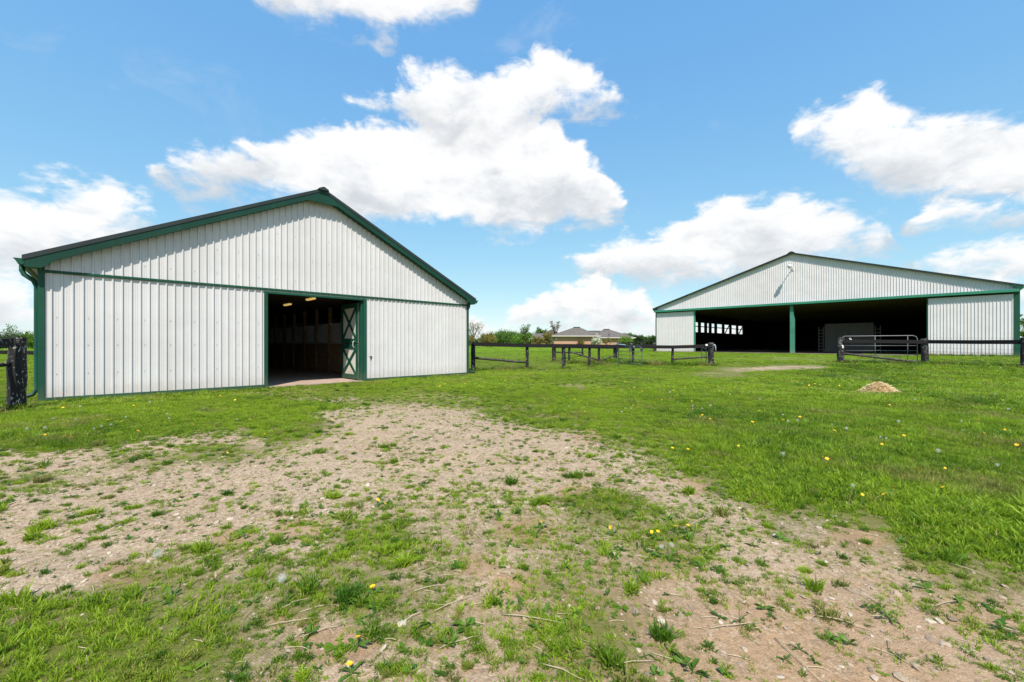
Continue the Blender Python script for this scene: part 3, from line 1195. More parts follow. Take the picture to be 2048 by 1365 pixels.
# door frame
dfr = part_empty('door_frame', barn)
MB().box(DU0 - .085, DU0, -.05, .14, -.05, DZ + .06).build('jamb', M['trim_green'], dfr, bevel=.006)
MB().box(DU1, DU1 + .09, -.05, .14, -.05, DZ + .06).build('jamb', M['trim_green'], dfr, bevel=.006)
MB().box(DU0 + .001, DU1 - .001, -.046, .14, DZ - .0, DZ + .06).build('lintel', M['trim_green'], dfr, bevel=.006)
MB().box(DU1 - .06, DU1 - .001, .02, .16, -.02, DZ - .002).build('door_stop', M['trim_green'], dfr, bevel=.005)
# rake fascia with boxed eave returns, and the soffit behind it
fas = part_empty('gable_fascia', barn)


def fz(u):
    return roof_z(u) - .035


left = [(-EV, roof_z(-EV) - .03), (-EV, 2.685), (.035, 2.685), (.24, roof_z(.24) - .235), (MIDU - .42, roof_z(MIDU - .42) - .215),
        (MIDU, roof_z(MIDU - .42) - .215), (MIDU, roof_z(MIDU) - .03)]
MB().prism(left, -OV, -OV + .02).build('fascia_board', M['fascia_green'], fas, bevel=.003)
right = [(W - u, z) for u, z in left][::-1]
MB().prism([(u + .003 if abs(u - MIDU) < 1e-6 else u, z) for u, z in right], -OV, -OV + .02).build('fascia_board', M['fascia_green'], fas, bevel=.003)
for sgn in (0, 1):
    f = (lambda u: W - u) if sgn else (lambda u: u)
    a, b = (f(.24), roof_z(.24) - .225), (f(MIDU), roof_z(MIDU) - .225)
    mb = MB()
    p0, p1 = (f(.10), roof_z(.10) - .20), (f(MIDU), roof_z(MIDU) - .205)
    mb.add([(p0[0], -OV + .02, p0[1]), (p1[0], -OV + .02, p1[1]), (p1[0], .0, p1[1]), (p0[0], .0, p0[1])], [(0, 1, 2, 3)])
    mb.build('rake_soffit', M['trim_green'], fas)
    # underside of the eave return
    x0, x1 = sorted((f(-EV), f(.03)))
    MB().box(x0 + .002, x1, -OV + .021, .02, 2.688, 2.70).build('return_soffit', M['trim_green'], fas)
# dark roof: two slopes with thickness, ridge cap
for sgn in (0, 1):
    f = (lambda u: W - u) if sgn else (lambda u: u)
    poly = [(f(-EV - .03), roof_z(-EV) - .085), (f(-EV - .03), roof_z(-EV) + .012), (f(MIDU) + (.0015 if sgn else -.0015), roof_z(MIDU) + .026), (f(MIDU) + (.0015 if sgn else -.0015), roof_z(MIDU) - .065)]
    MB().prism(poly, -OV - .012, D + .2).build('roof_slope', M['roof_dark'], barn)
MB().prism([(MIDU - .15, roof_z(MIDU - .15) + .02), (MIDU - .13, roof_z(MIDU) - .01), (MIDU - .02, roof_z(MIDU) + .045), (MIDU + .02, roof_z(MIDU) + .045), (MIDU + .13, roof_z(MIDU) - .01), (MIDU + .15, roof_z(MIDU - .15) + .02)], -OV - .07, D + .2).build('ridge_cap', M['roof_dark'], barn)
# side and back walls, eave soffits
for side in (0, 1):
    vs, fs = [], []
    for i, (u, o) in enumerate(rib_profile(0, D, False)):
        xx = -o if side == 0 else W + o
        vs += [(xx, u, -.02), (xx, u, 2.76)]
    for i in range(len(vs) // 2 - 1):
        fs.append((2 * i, 2 * i + 2, 2 * i + 3, 2 * i + 1))
    MB().add(vs, fs).build('side_wall', M['siding_white'], barn)
    xa, xb = (-EV, .05) if side == 0 else (W - .05, W + EV)
    MB().box(xa, xb, .03, D, 2.755, 2.775).build('eave_soffit', M['soffit_bounce'], barn)
    xa = -EV - .001 if side == 0 else W + EV - .02
    MB().box(xa, xa + .02, -OV + .03, D, 2.70, 2.88).build('eave_fascia', M['trim_green'], barn)
    # gutter: K profile swept along the eave
    s = -1 if side == 0 else 1
    x0 = -EV - .004 if side == 0 else W + EV + .004
    prof = [(0, .0), (.0, -.115), (.075, -.115), (.10, -.06), (.135, -.01), (.135, .0), (.125, .0), (.12, -.012), (.09, -.06), (.07, -.105), (.01, -.105), (.01, 0)]
    gut = MB().prism([(x0 + s * a, 2.845 + b) for a, b in prof], -OV + .01, D).build('gutter', M['trim_green'], barn)
    MB().prism([(x0 + s * a, 2.845 + b) for a, b in prof[:6]], -OV - .002, -OV + .006).build('end_cap', M['trim_green'], gut)
    # downspout
    gx = x0 + s * .065
    wx = s * .055 + (0 if side == 0 else W)
    path = [(gx, .22, 2.76), (gx, .22, 2.66), (gx + (wx - gx) * .15, .21, 2.58), (gx + (wx - gx) * .8, .18, 2.46), (wx, .17, 2.34), (wx, .17, .25), (wx + s * .06, .165, .14), (wx + s * .30, .15, .055), (wx + s * .42, .15, .04)]
    ds = MB().tube(path, .043, 8).build('downspout', M['trim_green'], barn, smooth=True)
back = [(0, -.02), (W, -.02), (W, 2.78), (MIDU, roof_z(MIDU) - .08), (0, 2.78)]
MB().prism(back, D - .05, D).build('back_wall', M['siding_white'], barn)
MB().box(.03, W - .03, -.01, D - .06, -.20, .012).build('floor', M['floor_concrete'], barn)
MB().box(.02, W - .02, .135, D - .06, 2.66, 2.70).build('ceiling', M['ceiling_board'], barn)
# roofing screws, joined
mb = MB()
for zz in (.55, 1.15, 1.72, 2.95, 3.55, 4.2):
    i = 1
    while i * RIB < W:
        u = i * RIB + .077
        ok = zz < roof_z(u) - .5 and not (zz < DZ and DU0 - .1 < u < DU1 + .1)
        if ok and u < W - .1:
            yy = -.003 if zz < TRIM_Z else -.025
            mb.box(u - .006, u + .006, yy - .008, yy, zz - .006, zz + .006)
        i += 3
tag(mb.build('screws', M['screw_grey'], barn), kind='stuff')
# torn flap in the sheet by the door
tf = MB().add([(DU1 + .22, -.005, .75), (DU1 + .30, -.006, .78), (DU1 + .265, -.006, .62), (DU1 + .15, -.055, .765)], [(0, 1, 2), (0, 1, 3)])
tf.build('torn_flap', M['dark_inside'], barn)
# open Dutch door leaf, swung inside
leafe = part_empty('dutch_door_leaf', barn)
LX, L0, L1 = DU1 - .075, .16, 1.42


def door_half(z0, z1):
    half = []
    MB().box(LX - .02, LX + .02, L0, L1, z0, z1).build('door_panel', M['door_panel'], leafe)
    for (a, b, c_, d_) in ((L0, L0 + .13, z0, z1), (L1 - .13, L1, z0, z1), (L0 + .13, L1 - .13, z0, z0 + .15), (L0 + .13, L1 - .13, z1 - .15, z1)):
        MB().box(LX - .045, LX + .045, a, b, c_, d_).build('stile', M['trim_green'], leafe, bevel=.004)
    for s, off in ((1, .0), (-1, .004)):
        y0, y1 = (L0 + .13, L1 - .13) if s == 1 else (L1 - .13, L0 + .13)
        MB().beam((LX - .036 - off, y0, z0 + .15), (LX - .036 - off, y1, z1 - .15), .024, .085, up=(1, 0, 0) if False else (0, 0, 1)).build('cross_brace', M['trim_green'], leafe)


door_half(.04, 1.16)
door_half(1.19, 2.48)
MB().tube([(LX - .06, L0 + .20, 1.05), (LX - .10, L0 + .20, 1.10), (LX - .10, L0 + .20, 1.22), (LX - .06, L0 + .20, 1.27)], .012, 6).build('latch', M['galvanised'], leafe)
# stall fronts along the right of the aisle
stall = empty('stall_front', BARN_O, BARN_A, 'dark wooden stall fronts with steel bars inside the horse barn', 'stall')
SU = 7.55
for i, vv in enumerate(np.arange(1.7, 14, 1.5)):
    MB().box(SU - .06, SU + .06, vv - .06, vv + .06, .012, 2.66).build('post', M['stall_wood'], stall)
    for j in range(5):
        MB().box(SU - .025, SU + .025, vv + .062, vv + 1.438, .03 + j * .232, .03 + j * .232 + .226).build('plank', M['stall_wood'], stall)
    MB().box(SU - .03, SU + .03, vv + .062, vv + 1.438, 1.195, 1.235).build('sill_rail', M['stall_bar'], stall)
    MB().box(SU - .03, SU + .03, vv + .062, vv + 1.438, 1.96, 2.00).build('head_rail', M['stall_bar'], stall)
    mb = MB()
    for kx in np.arange(vv + .14, vv + 1.40, .105):
        MB().tube([(SU, kx, 1.235), (SU, kx, 1.96)], .012, 5).build('bar', M['stall_bar'], stall) if i < 5 else mb.tube([(SU, kx, 1.235), (SU, kx, 1.96)], .012, 5)
    if i >= 5:
        mb.build('bars', M['stall_bar'], stall)
# far end of the aisle: closed dark doors, left stall partition
MB().box(.15, 3.4, .9, 1.0, .012, 2.5).build('partition', M['stall_wood'], stall)


def world_of(o, a, u, v, w):
    c, s = math.cos(a), math.sin(a)
    return Vector((o.x + u * c - v * s, o.y + u * s + v * c, o.z + w))


# ceiling lights
for (u, v, lab) in ((5.66, 1.30, 'yellow ceiling light just inside the barn doorway'), (5.73, 3.91, 'yellow ceiling light deeper in the barn aisle, behind the doorway one')):
    li = empty('ceiling_light', world_of(BARN_O, BARN_A, u, v, 2.658), BARN_A, lab, 'light', 'aisle lights of the horse barn')
    MB().box(-.06, .06, -.33, .33, -.035, -.001).build('housing', M['white_plastic'], li, bevel=.01)
    MB().prism([(-.065, -.036), (-.045, -.085), (.045, -.085), (.065, -.036)], -.31, .31).build('diffuser', M['lamp_yellow'], li, bevel=.01)

# ------------------------------------------------------------------ riding arena
ar = empty('riding_arena', AR_O, AR_A, 'wide open-fronted white steel riding arena with green beam and centre post', 'arena')
W2, D2 = AR_W, AR_D
EV2, OV2 = .24, .26
BZ0, BZ1 = 3.90, 4.08                  # green beam
MU = W2 / 2
RZ0, RZ1 = 4.31, 8.09
SL2 = (RZ1 - RZ0) / (MU + EV2)
rz2 = lambda u: RZ0 + SL2 * (MU + EV2 - abs(u - MU))
OP0, OP1 = .168 * W2, (1 - .168) * W2
fw = part_empty('gable_wall', ar)
sheets(0, W2, const(BZ1 - .05), lambda u: max(BZ1 - .045, rz2(u) - .10), fw, M['siding_white_arena'], y=0, minor=False, h=.032, extra=(MU,))
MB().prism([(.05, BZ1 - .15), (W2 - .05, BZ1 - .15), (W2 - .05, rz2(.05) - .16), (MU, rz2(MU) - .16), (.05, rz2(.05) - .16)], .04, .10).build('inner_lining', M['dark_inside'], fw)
lw = part_empty('sliding_door', ar)
sheets(.06, OP0 - .12, const(.03), const(BZ0 - .08), lw, M['siding_white_arena'], y=-.02, minor=False, h=.032)
MB().box(.05, OP0 - .12, .01, .07, .0, BZ0 - .06).build('inner_frame', M['dark_inside'], lw)
MB().box(OP0 - .119, OP0, -.05, .09, .0, BZ0 - .03).build('edge_trim', M['post_green'], lw, bevel=.008)
rw = part_empty('sliding_door', ar)
sheets(OP1 + .07, W2 - .14, const(.03), const(BZ0 - .10), rw, M['siding_white_arena'], y=-.02, minor=False, h=.032)
MB().box(OP1 + .07, W2 - .14, .01, .07, .0, BZ0 - .08).build('inner_frame', M['dark_inside'], rw)
MB().box(OP1, OP1 + .069, -.05, .09, .0, BZ0 - .03).build('edge_trim', M['trim_green'], rw, bevel=.008)
MB().box(-.03, .058, -.06, .2, -.02, BZ0 + .12).build('corner_trim', M['trim_green'], ar, bevel=.01)
MB().box(W2 - .138, W2 + .10, -.06, .25, -.02, BZ0 + .10).build('corner_trim', M['trim_green'], ar, bevel=.01)
MB().box(-.08, W2 + .05, -.30, -.026, BZ0, BZ1).build('track_beam', M['beam_green'], ar, bevel=.012)
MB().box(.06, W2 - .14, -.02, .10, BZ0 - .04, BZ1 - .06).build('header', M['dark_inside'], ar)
# centre post with a tapering gusset
pp = [(MU - .14, -.01), (MU + .16, -.01), (MU + .16, 2.75), (MU + .12, 2.95), (MU + .06, BZ0 - .042), (MU - .14, BZ0 - .042)]
MB().prism(pp, -.015, .26).build('centre_post', M['post_green'], ar, bevel=.012)
# roof
for sgn in (0, 1):
    f = (lambda u: W2 - u) if sgn else (lambda u: u)
    e = .002 if sgn else -.002
    poly = [(f(-EV2), rz2(-EV2) - .10), (f(-EV2), rz2(-EV2)), (f(MU) + e, rz2(MU)), (f(MU) + e, rz2(MU) - .10)]
    MB().prism(poly, -OV2, D2 + .2).build('roof_slope', M['roof_dark'], ar)
    xs = sorted((f(-EV2 + .01), f(.05)))
    MB().prism([(f(-EV2 + .01), rz2(-EV2) - .22), (f(-EV2 + .01), rz2(-EV2) - .101), (f(.30), rz2(.30) - .101), (f(.02), rz2(-EV2) - .22)], -OV2 + .01, -.03).build('eave_return', M['trim_green'] if sgn else M['roof_dark'], ar)
    MB().prism([(f(-EV2 + .012), rz2(-EV2) - .20), (f(-EV2 + .012), rz2(-EV2) - .102), (f(.05), rz2(.05) - .102), (f(.05), rz2(-EV2) - .20)], .12, D2).build('eave_box', M['roof_dark'], ar)
for sgn in (0, 1):
    f = (lambda u: W2 - u) if sgn else (lambda u: u)
    e = .004 if sgn else -.004
    MB().prism([(f(.07), rz2(.07) - .135), (f(.07), rz2(.07) - .115), (f(MU) + e, rz2(MU) - .115), (f(MU) + e, rz2(MU) - .135)], .14, D2 - .1).build('roof_lining', M['truss_wood'], ar)
MB().prism([(MU - .28, rz2(MU - .28) + .004), (MU - .16, rz2(MU) + .02), (MU, rz2(MU) + .085), (MU + .16, rz2(MU) + .02), (MU + .28, rz2(MU - .28) + .004)], -OV2 - .02, D2 + .2).build('ridge_cap', M['roof_dark'], ar)
# side walls; the left one has a long window band
WV0, WV1, WZ0, WZ1 = .6, 25.9, 2.13, 3.27
lwall = part_empty('side_wall', ar)
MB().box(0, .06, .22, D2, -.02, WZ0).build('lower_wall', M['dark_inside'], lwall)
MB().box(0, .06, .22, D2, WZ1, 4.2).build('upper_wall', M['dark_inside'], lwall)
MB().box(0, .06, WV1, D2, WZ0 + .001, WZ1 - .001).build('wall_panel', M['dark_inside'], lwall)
posts = [.6, 2.5, 4.4, 6.3, 8.4, 10.46, 12.3, 13.69, 15.46, 18.0, 20.64, 23.25, 25.9]
for vv in posts:
    MB().box(.0, .16, vv - .28, vv + .28, WZ0 - .4, WZ1 + .3).build('window_post', M['dark_inside'], lwall)
for a, b in zip(posts, posts[1:]):
    MB().box(.02, .09, a + .281, b - .281, WZ0 + .62, WZ0 + .72).build('transom', M['dark_inside'], lwall)
for a, b in ((18.2, 20.5), (23.4, 25.8)):
    MB().beam((.12, a + .1, WZ0 - .2), (.12, b - .1, WZ1 + .2), .06, .16).build('wind_brace', M['dark_inside'], lwall)
MB().box(-.026, -.002, .24, D2, -.02, WZ0).build('outer_siding', M['siding_white_arena'], lwall)
MB().box(-.026, -.002, .24, D2, WZ1, 4.15).build('outer_siding', M['siding_white_arena'], lwall)
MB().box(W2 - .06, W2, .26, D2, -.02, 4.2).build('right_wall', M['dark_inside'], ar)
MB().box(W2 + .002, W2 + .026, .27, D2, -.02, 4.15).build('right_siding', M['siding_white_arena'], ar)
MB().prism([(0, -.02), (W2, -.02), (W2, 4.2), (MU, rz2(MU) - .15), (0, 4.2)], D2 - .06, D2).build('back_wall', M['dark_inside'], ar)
MB().box(.07, W2 - .07, .0, D2 - .07, -.2, .012).build('riding_surface', M['arena_footing'], ar)
# roof trusses
for i, vv in enumerate(np.arange(2.4, D2 - 1, 2.4)):
    tr = part_empty('roof_truss', ar)
    MB().beam((.1, vv, 4.2), (W2 - .1, vv, 4.2), .08, .18).build('bottom_chord', M['truss_wood'], tr)
    for s in (0, 1):
        f = (lambda u: W2 - u) if s else (lambda u: u)
        MB().beam((f(.2), vv, rz2(.2) - .24), (f(MU - .05), vv, rz2(MU) - .24), .08, .18).build('top_chord', M['truss_wood'], tr)
        for ua, ub in ((2.6, 3.9), (3.9, 5.8), (5.8, 7.8), (7.8, 9.7), (9.7, 11.4)):
            q = (ua + ub) / 2
            MB().beam((f(ua), vv, 4.29), (f(q), vv, rz2(q) - .33), .06, .10).build('web', M['truss_wood'], tr)
# lamp on the gable
lp = world_of(AR_O, AR_A, MU + .05, -.034, 6.78)
lamp = empty('wall_lamp', lp, AR_A, 'small yard lamp on a curved arm high on the arena gable', 'lamp')
MB().box(-.09, .09, -.03, .0, -.12, .12).build('bracket', M['galvanised'], lamp, bevel=.01)
MB().tube([(0, -.02, 0), (0, -.25, .10), (0, -.5, .16), (0, -.72, .15)], .028, 8).build('arm', M['galvanised'], lamp, smooth=True)
b = MB().tube([(0, -.64, .15), (0, -.74, .14), (0, -.92, .11), (0, -1.08, .09), (0, -1.12, .09)], .1, 10, rs=[.05, .12, .155, .12, .04])
b.build('lamp_head', M['galvanised'], lamp, smooth=True)
MB().tube([(0, -.92, .01), (0, -.92, -.04), (0, -.92, -.09)], .1, 10, rs=[.11, .13, .05]).build('lens', M['white_plastic'], lamp, smooth=True)

# things standing in the arena
pu, pv_ = 14.06, 8.78
pan = empty('partition_board', world_of(AR_O, AR_A, pu, pv_, .012), AR_A, 'big whitish board, greyed in colour for shade, standing inside the dark arena', 'board')
for i in range(4):
    MB().box(-1.75 + i * .875, -1.75 + (i + 1) * .875 - .012, -.03, .03, .02, 2.62).build('panel', M['board_shaded'], pan)
MB().box(-1.8, 1.75, .031, .09, .0, .12).build('foot_rail', M['stall_wood'], pan)
MB().box(-1.8, 1.75, .031, .09, 2.2, 2.32).build('top_rail', M['stall_wood'], pan)
for s, lab in ((-1, 'white ladder-like jump stand against the board, on the window side of the arena'), (1, 'white ladder-like jump stand against the board, on the side away from the windows')):
    js = empty('jump_stand', world_of(AR_O, AR_A, pu + s * 2.02, pv_ - .1, .012), AR_A, lab, 'jump stand', 'jump stands in the arena')
    for x in (-.17, .17):
        MB().box(x - .035, x + .035, -.035, .035, 0, 2.35).build('upright', M['board_shaded'], js)
    for z in np.arange(.2, 2.3, .3):
        MB().box(-.134, .134, -.03, .03, z, z + .07).build('rung', M['board_shaded'], js)

# ------------------------------------------------------------------ fences and gates
def post_mesh(h, r, seed, sides=9):
    rg = random.Random(seed)
    n = 7
    path = [(rg.uniform(-.006, .006), rg.uniform(-.006, .006), -.15 + (h + .15) * i / (n - 1)) for i in range(n)]
    rs = [r * rg.uniform(.93, 1.06) for _ in range(n)]
    mb = MB().tube(path, r, sides, rs=rs)
    top = len(mb.v)
    c = (path[-1][0], path[-1][1], h + r * .22)
    ring = [tuple(Vector(mb.v[(n - 1) * sides + k_]) * .55 + Vector((path[-1][0], path[-1][1], h + r * .2)) * .45) for k_ in range(sides)]
    o = len(mb.v)
    mb.v += ring
    for k_ in range(sides):
        a, b_ = (n - 1) * sides + k_, (n - 1) * sides + (k_ + 1) % sides
        mb.f.append((a, b_, o + (k_ + 1) % sides, o + k_))
    mb.f.append(tuple(o + k_ for k_ in range(sides)))
    return mb


def add_post(f, p, top_px=None, wpx=8, h=None, seed=0, m='fence_black', origin=None):
    """p ground point; h metres above ground"""
    r = wpx / FPX * p.y / 2
    o = post_mesh(h, r, seed).build('post', M[m], f, smooth=True, loc=p - origin)
    o.rotation_euler = (random.uniform(-.02, .02), random.uniform(-.02, .02), random.uniform(0, 6))
    return o


def px_h(p, ytop):
    """metres from ground point p up to photo row ytop at the same depth"""
    return EYE + (HY - ytop) / FPX * p.y - p.z


def rail(f, a, b, w, h, m, origin, name='rail', seed=0, round_=False):
    a, b = a - origin, b - origin
    rg = random.Random(seed)
    if round_:
        n = 7
        pts = [a.lerp(b, i / (n - 1)) + Vector((rg.uniform(-.012, .012), rg.uniform(-.012, .012), rg.uniform(-.012, .012))) for i in range(n)]
        return MB().tube(pts, h / 2, 7, rs=[h / 2 * rg.uniform(.88, 1.1) for _ in range(n)]).build(name, M[m], f, smooth=True)
    n = max(2, int((b - a).length / 2.2) + 1)
    mb = MB()
    pts = [a.lerp(b, i / n) + Vector((0, 0, rg.uniform(-.012, .012) if 0 < i < n else 0)) for i in range(n + 1)]
    d = (b - a).normalized()
    s = d.cross(Vector((0, 0, 1))).normalized()
    for p in pts:
        for (x, z) in ((-1, -1), (1, -1), (1, 1), (-1, 1)):
            mb.v.append(tuple(p + s * x * w / 2 + Vector((0, 0, z * h / 2))))
    for i in range(n):
        for k_ in range(4):
            q0, q1 = i * 4 + k_, i * 4 + (k_ + 1) % 4
            mb.f.append((q0, q1, q1 + 4, q0 + 4))
    mb.f += [(0, 1, 2, 3), tuple(n * 4 + k_ for k_ in (3, 2, 1, 0))]
    return mb.build(name, M[m], f, bevel=.006)


def wires(f, a, b, zs, origin, vert=0, r=.0036):
    mb = MB()
    for z in zs:
        mb.tube([a + Vector((0, 0, z)) - origin, a.lerp(b, .5) + Vector((0, 0, z - .012)) - origin, b + Vector((0, 0, z)) - origin], r, 3, cap=False)
    if vert:
        n = int((b - a).length / vert)
        for i in range(1, n):
            p = a.lerp(b, i / n) - origin
            mb.tube([p + Vector((0, 0, zs[0])), p + Vector((0, 0, zs[-1]))], r * .8, 3, cap=False)
    o = mb.build('wire_mesh', M['wire'], f)
    o['kind'] = 'stuff'
    return o


def at_row(p, y):
    return Vector((p.x, p.y, EYE + (HY - y) / FPX * p.y))


# left fence beside the barn
pL = at_px(33, 820)
pL2 = at_px(-150, 850)
f = empty('paddock_fence', pL, 0, 'flaking black post and rail fence beside the barn downspout', 'fence')
add_post(f, pL, wpx=27, h=px_h(pL, 676), seed=1, origin=pL)
add_post(f, pL2, wpx=24, h=1.2, seed=2, origin=pL)
fr = Vector((.0, -.10, 0))
rail(f, at_row(pL, 686) + Vector((.09, -.13, 0)), pL2 + Vector((0, -.13, 1.13)), .045, .165, 'fence_black', pL, 'top_rail', 3)
rail(f, at_row(pL, 726) + Vector((0, 0, 0)), pL2 + Vector((0, 0, .72)), .07, .07, 'fence_black', pL, 'brace_rail', 4, True)
wires(f, pL, pL2, [.08, .25, .42, .6, .8], pL, .16)
# dead grass clump is part of the grass; farther fence from the barn side wall
a0 = world_of(BARN_O, BARN_A, -.02, 10, 0)
a0.z = gz(a0.x - .5, a0.y)
b0 = Vector((a0.x - 9, a0.y - 1.5, 0))
b0.z = gz(b0.x, b0.y)
f = empty('paddock_fence', a0, 0, 'low dark fence meeting the side wall of the horse barn', 'fence')
rail(f, a0 + Vector((0, 0, .78)), b0 + Vector((0, 0, .78)), .05, .14, 'rail_black', a0, 'top_rail', 5)
for i in range(5):
    p = a0.lerp(b0, .08 + i * .22)
    p.z = gz(p.x, p.y)
    add_post(f, p, wpx=7, h=.85, seed=10 + i, origin=a0)

# middle fence, barn corner to the opening
pts = {}
for nm, (x, y) in dict(A=(946, 742), B=(1054, 737), C=(1128, 738), D=(1179, 735), H=(1266, 730), L=(1345, 731), G=(1422, 732)).items():
    pts[nm] = at_px(x, y)
fo = pts['A']
f = empty('paddock_fence', fo, 0, 'long black rail fence between the barn corner and the track to the arena', 'fence')
tops = dict(A=684, B=690, C=691, D=691, H=692, L=692, G=686)
wp = dict(A=8.6, B=6.5, C=7.5, D=5.5, H=5.2, L=5, G=11)
for i, nm in enumerate(pts):
    add_post(f, pts[nm], wpx=wp[nm], h=px_h(pts[nm], tops[nm]), seed=30 + i, origin=fo)
seq = ['A', 'B', 'C', 'D', 'H', 'L', 'G']
rows = dict(A=688.5, B=691.5, C=692, D=692.5, H=693.5, L=694.5, G=692)
off = Vector((0, -.13, 0))
for i, (a, b) in enumerate(zip(seq, seq[1:])):
    e = .003 * (i % 2)
    rail(f, at_row(pts[a], rows[a]) + off - Vector((0, e, 0)), at_row(pts[b], rows[b]) + off - Vector((0, e, 0)), .045, .16, 'rail_black', fo, 'top_rail', 40 + i)
rail(f, at_row(pts['A'], 716.5), at_row(pts['B'], 725.5), .1, .10, 'rail_weathered', fo, 'brace_rail', 50, True)
rail(f, at_row(pts['L'], 719), at_row(pts['G'], 714.5), .1, .085, 'rail_weathered', fo, 'brace_rail', 51, True)
wires(f, pts['A'], pts['B'], [.12, .3, .46, .62, .78], fo)
wires(f, pts['B'], pts['C'], [.12, .3, .46, .62, .78], fo)
MB().box(-.05, .05, -.02, .02, -.04, .04).build('insulator', M['white_plastic'], f, bevel=.006, loc=at_row(pts['G'], 690.5) - fo + Vector((-.30, -.18, 0)))
MB().tube([(0, 0, 0), (.06, 0, -.02), (.1, .03, -.10), (.11, .03, -.3)], .03, 6).build('rope_tie', M['pale_blue'], f, smooth=True, loc=at_row(pts['G'], 690) - fo + Vector((.08, -.1, 0)))

# corral behind it
cp_ = {}
for nm, (x, y) in dict(E=(1108, 724), F=(1138, 727), I=(1198, 728), J=(1231, 724), K=(1165, 713)).items():
    cp_[nm] = at_px(x, y)
co = cp_['E']
f = empty('corral_fence', co, 0, 'black corral fence with sloping braces behind the long rail fence', 'fence')
wp = dict(E=8, F=5, I=5, J=8, K=3.6)
for i, nm in enumerate(cp_):
    add_post(f, cp_[nm], wpx=wp[nm], h=px_h(cp_[nm], 690), seed=60 + i, origin=co)
for i, (a, b, ya, yb) in enumerate((('E', 'F', 694, 694), ('F', 'I', 694, 695), ('I', 'J', 695, 695), ('E', 'K', 693, 692), ('K', 'J', 692, 694))):
    o2 = Vector((0, -.10 - .004 * i, 0))
    rail(f, at_row(cp_[a], ya) + o2, at_row(cp_[b], yb) + o2, .045, .14, 'rail_black', co, 'top_rail', 70 + i)
rail(f, at_row(cp_['E'], 705), at_row(cp_['K'], 705.5), .1, .09, 'rail_weathered', co, 'brace_rail', 81, True)
rail(f, at_row(cp_['F'], 704.5), at_row(cp_['I'], 720), .1, .09, 'rail_weathered', co, 'brace_rail', 82, True)
rail(f, at_row(cp_['I'], 723), at_row(cp_['J'], 711), .1, .09, 'rail_weathered', co, 'brace_rail', 83, True)


def tube_gate(name, a, b, h, bars, uprights, m, label, top_m=None, group=None, drop=.1, cat='gate'):
    """tubular field gate between ground points a and b"""
    g = empty(name, a, 0, label, cat, group)
    d = b - a
    L_ = d.length
    d.normalize()
    zup = Vector((0, 0, 1))
    c = .16
    loop = [zup * drop, zup * (h - c), zup * (h - .05) + d * .05, zup * h + d * c, zup * h + d * (L_ - c), zup * (h - .05) + d * (L_ - .05), zup * (h - c) + d * L_, zup * drop + d * L_]
    MB().tube(loop, .017, 8, cap=False).build('frame', M[top_m or m], g, smooth=True)
    for i, z in enumerate(bars):
        MB().tube([d * .0 + zup * z, d * L_ + zup * z], .0115, 7).build('bar', M[m], g, smooth=True)
    for t in uprights:
        MB().tube([d * (L_ * t) + zup * (drop - .02), d * (L_ * t) + zup * h], .013, 6).build('upright', M[m], g, smooth=True)
    return g


ga, gb = at_px(1237, 731), at_px(1284, 734)
tube_gate('field_gate', ga, gb, px_h(gb, 693), [.14, .34, .52, .70, .86], [.5], 'gate_blue', 'dark tubular gate hanging open in the corral corner', 'gate_blue')
# loose pale pipe lying on the rails by the gate
pa, pb = at_row(cp_['J'], 690.5), at_row(pts['H'], 696.5)
pp_ = MB().tube([Vector((0, 0, 0)), (pb - pa) * .5 + Vector((0, 0, .01)), pb - pa], .028, 8).build('plastic_pipe', M['pale_blue'], smooth=True, loc=pa + Vector((0, -.2, .06)))
tag(pp_, 'pale blue pipe resting along the rails above the corral gate', 'pipe')
# gate stub behind the thick post at the opening
gp = pts['G']
g2 = at_px(1403, 724)
tube_gate('field_gate', g2, Vector((gp.x - .12, gp.y + .25, gz(gp.x - .12, gp.y + .25))), px_h(g2, 693), [.15, .42, .62, .78], [], 'gate_blue', 'black narrow tubular gate tucked behind the thick post with the rope tie', cat='gate')
# far fence running past the arena corner
fa, fb = at_px(1236, 704.5), at_px(1310, 704)
f = empty('field_fence', fa, 0, 'distant dark rail fence meeting the arena corner', 'fence')
rail(f, at_row(fa, 692), at_row(fb, 690), .05, .16, 'rail_black', fa, 'top_rail', 90)
rail(f, at_row(fa, 687.5) + Vector((0, .2, 0)), at_row(fb, 682) + Vector((0, .2, 0)), .05, .12, 'rail_black', fa, 'upper_rail', 91)
for i, t in enumerate((0, .33, .64, .98)):
    p = fa.lerp(fb, t)
    p.z = gz(p.x, p.y)
    add_post(f, p, wpx=4.5 + 1.5 * t, h=px_h(p, 686), seed=95 + i, origin=fa)

# right fence and gate
rp = {}
for nm, (x, y) in dict(N=(1681, 727), O=(1850, 729), P=(2050, 739)).items():
    rp[nm] = at_px(x, y)
ro = rp['N']
f = empty('paddock_fence', ro, 0, 'black post and rail fence in the long grass in front of the arena', 'fence')
for i, (nm, w_, tp) in enumerate((('N', 12.5, 676), ('O', 11.5, 678), ('P', 13, 676))):
    add_post(f, rp[nm], wpx=w_, h=px_h(rp[nm], tp), seed=110 + i, origin=ro)
off = Vector((0, -.16, 0))
rail(f, at_row(rp['N'], 683) + off, at_row(rp['O'], 684.5) + off, .05, .165, 'rail_black', ro, 'top_rail', 120)
rail(f, at_row(rp['O'], 684) + off - Vector((0, .004, 0)), at_row(rp['P'], 684.5) + off, .05, .165, 'rail_black', ro, 'top_rail', 121)
rail(f, at_row(rp['N'], 707), at_row(rp['O'], 726), .12, .11, 'rail_weathered', ro, 'brace_rail', 122, True)
wires(f, rp['O'], rp['P'], [.1, .28, .44, .60, .76, 1.22], ro, .30)
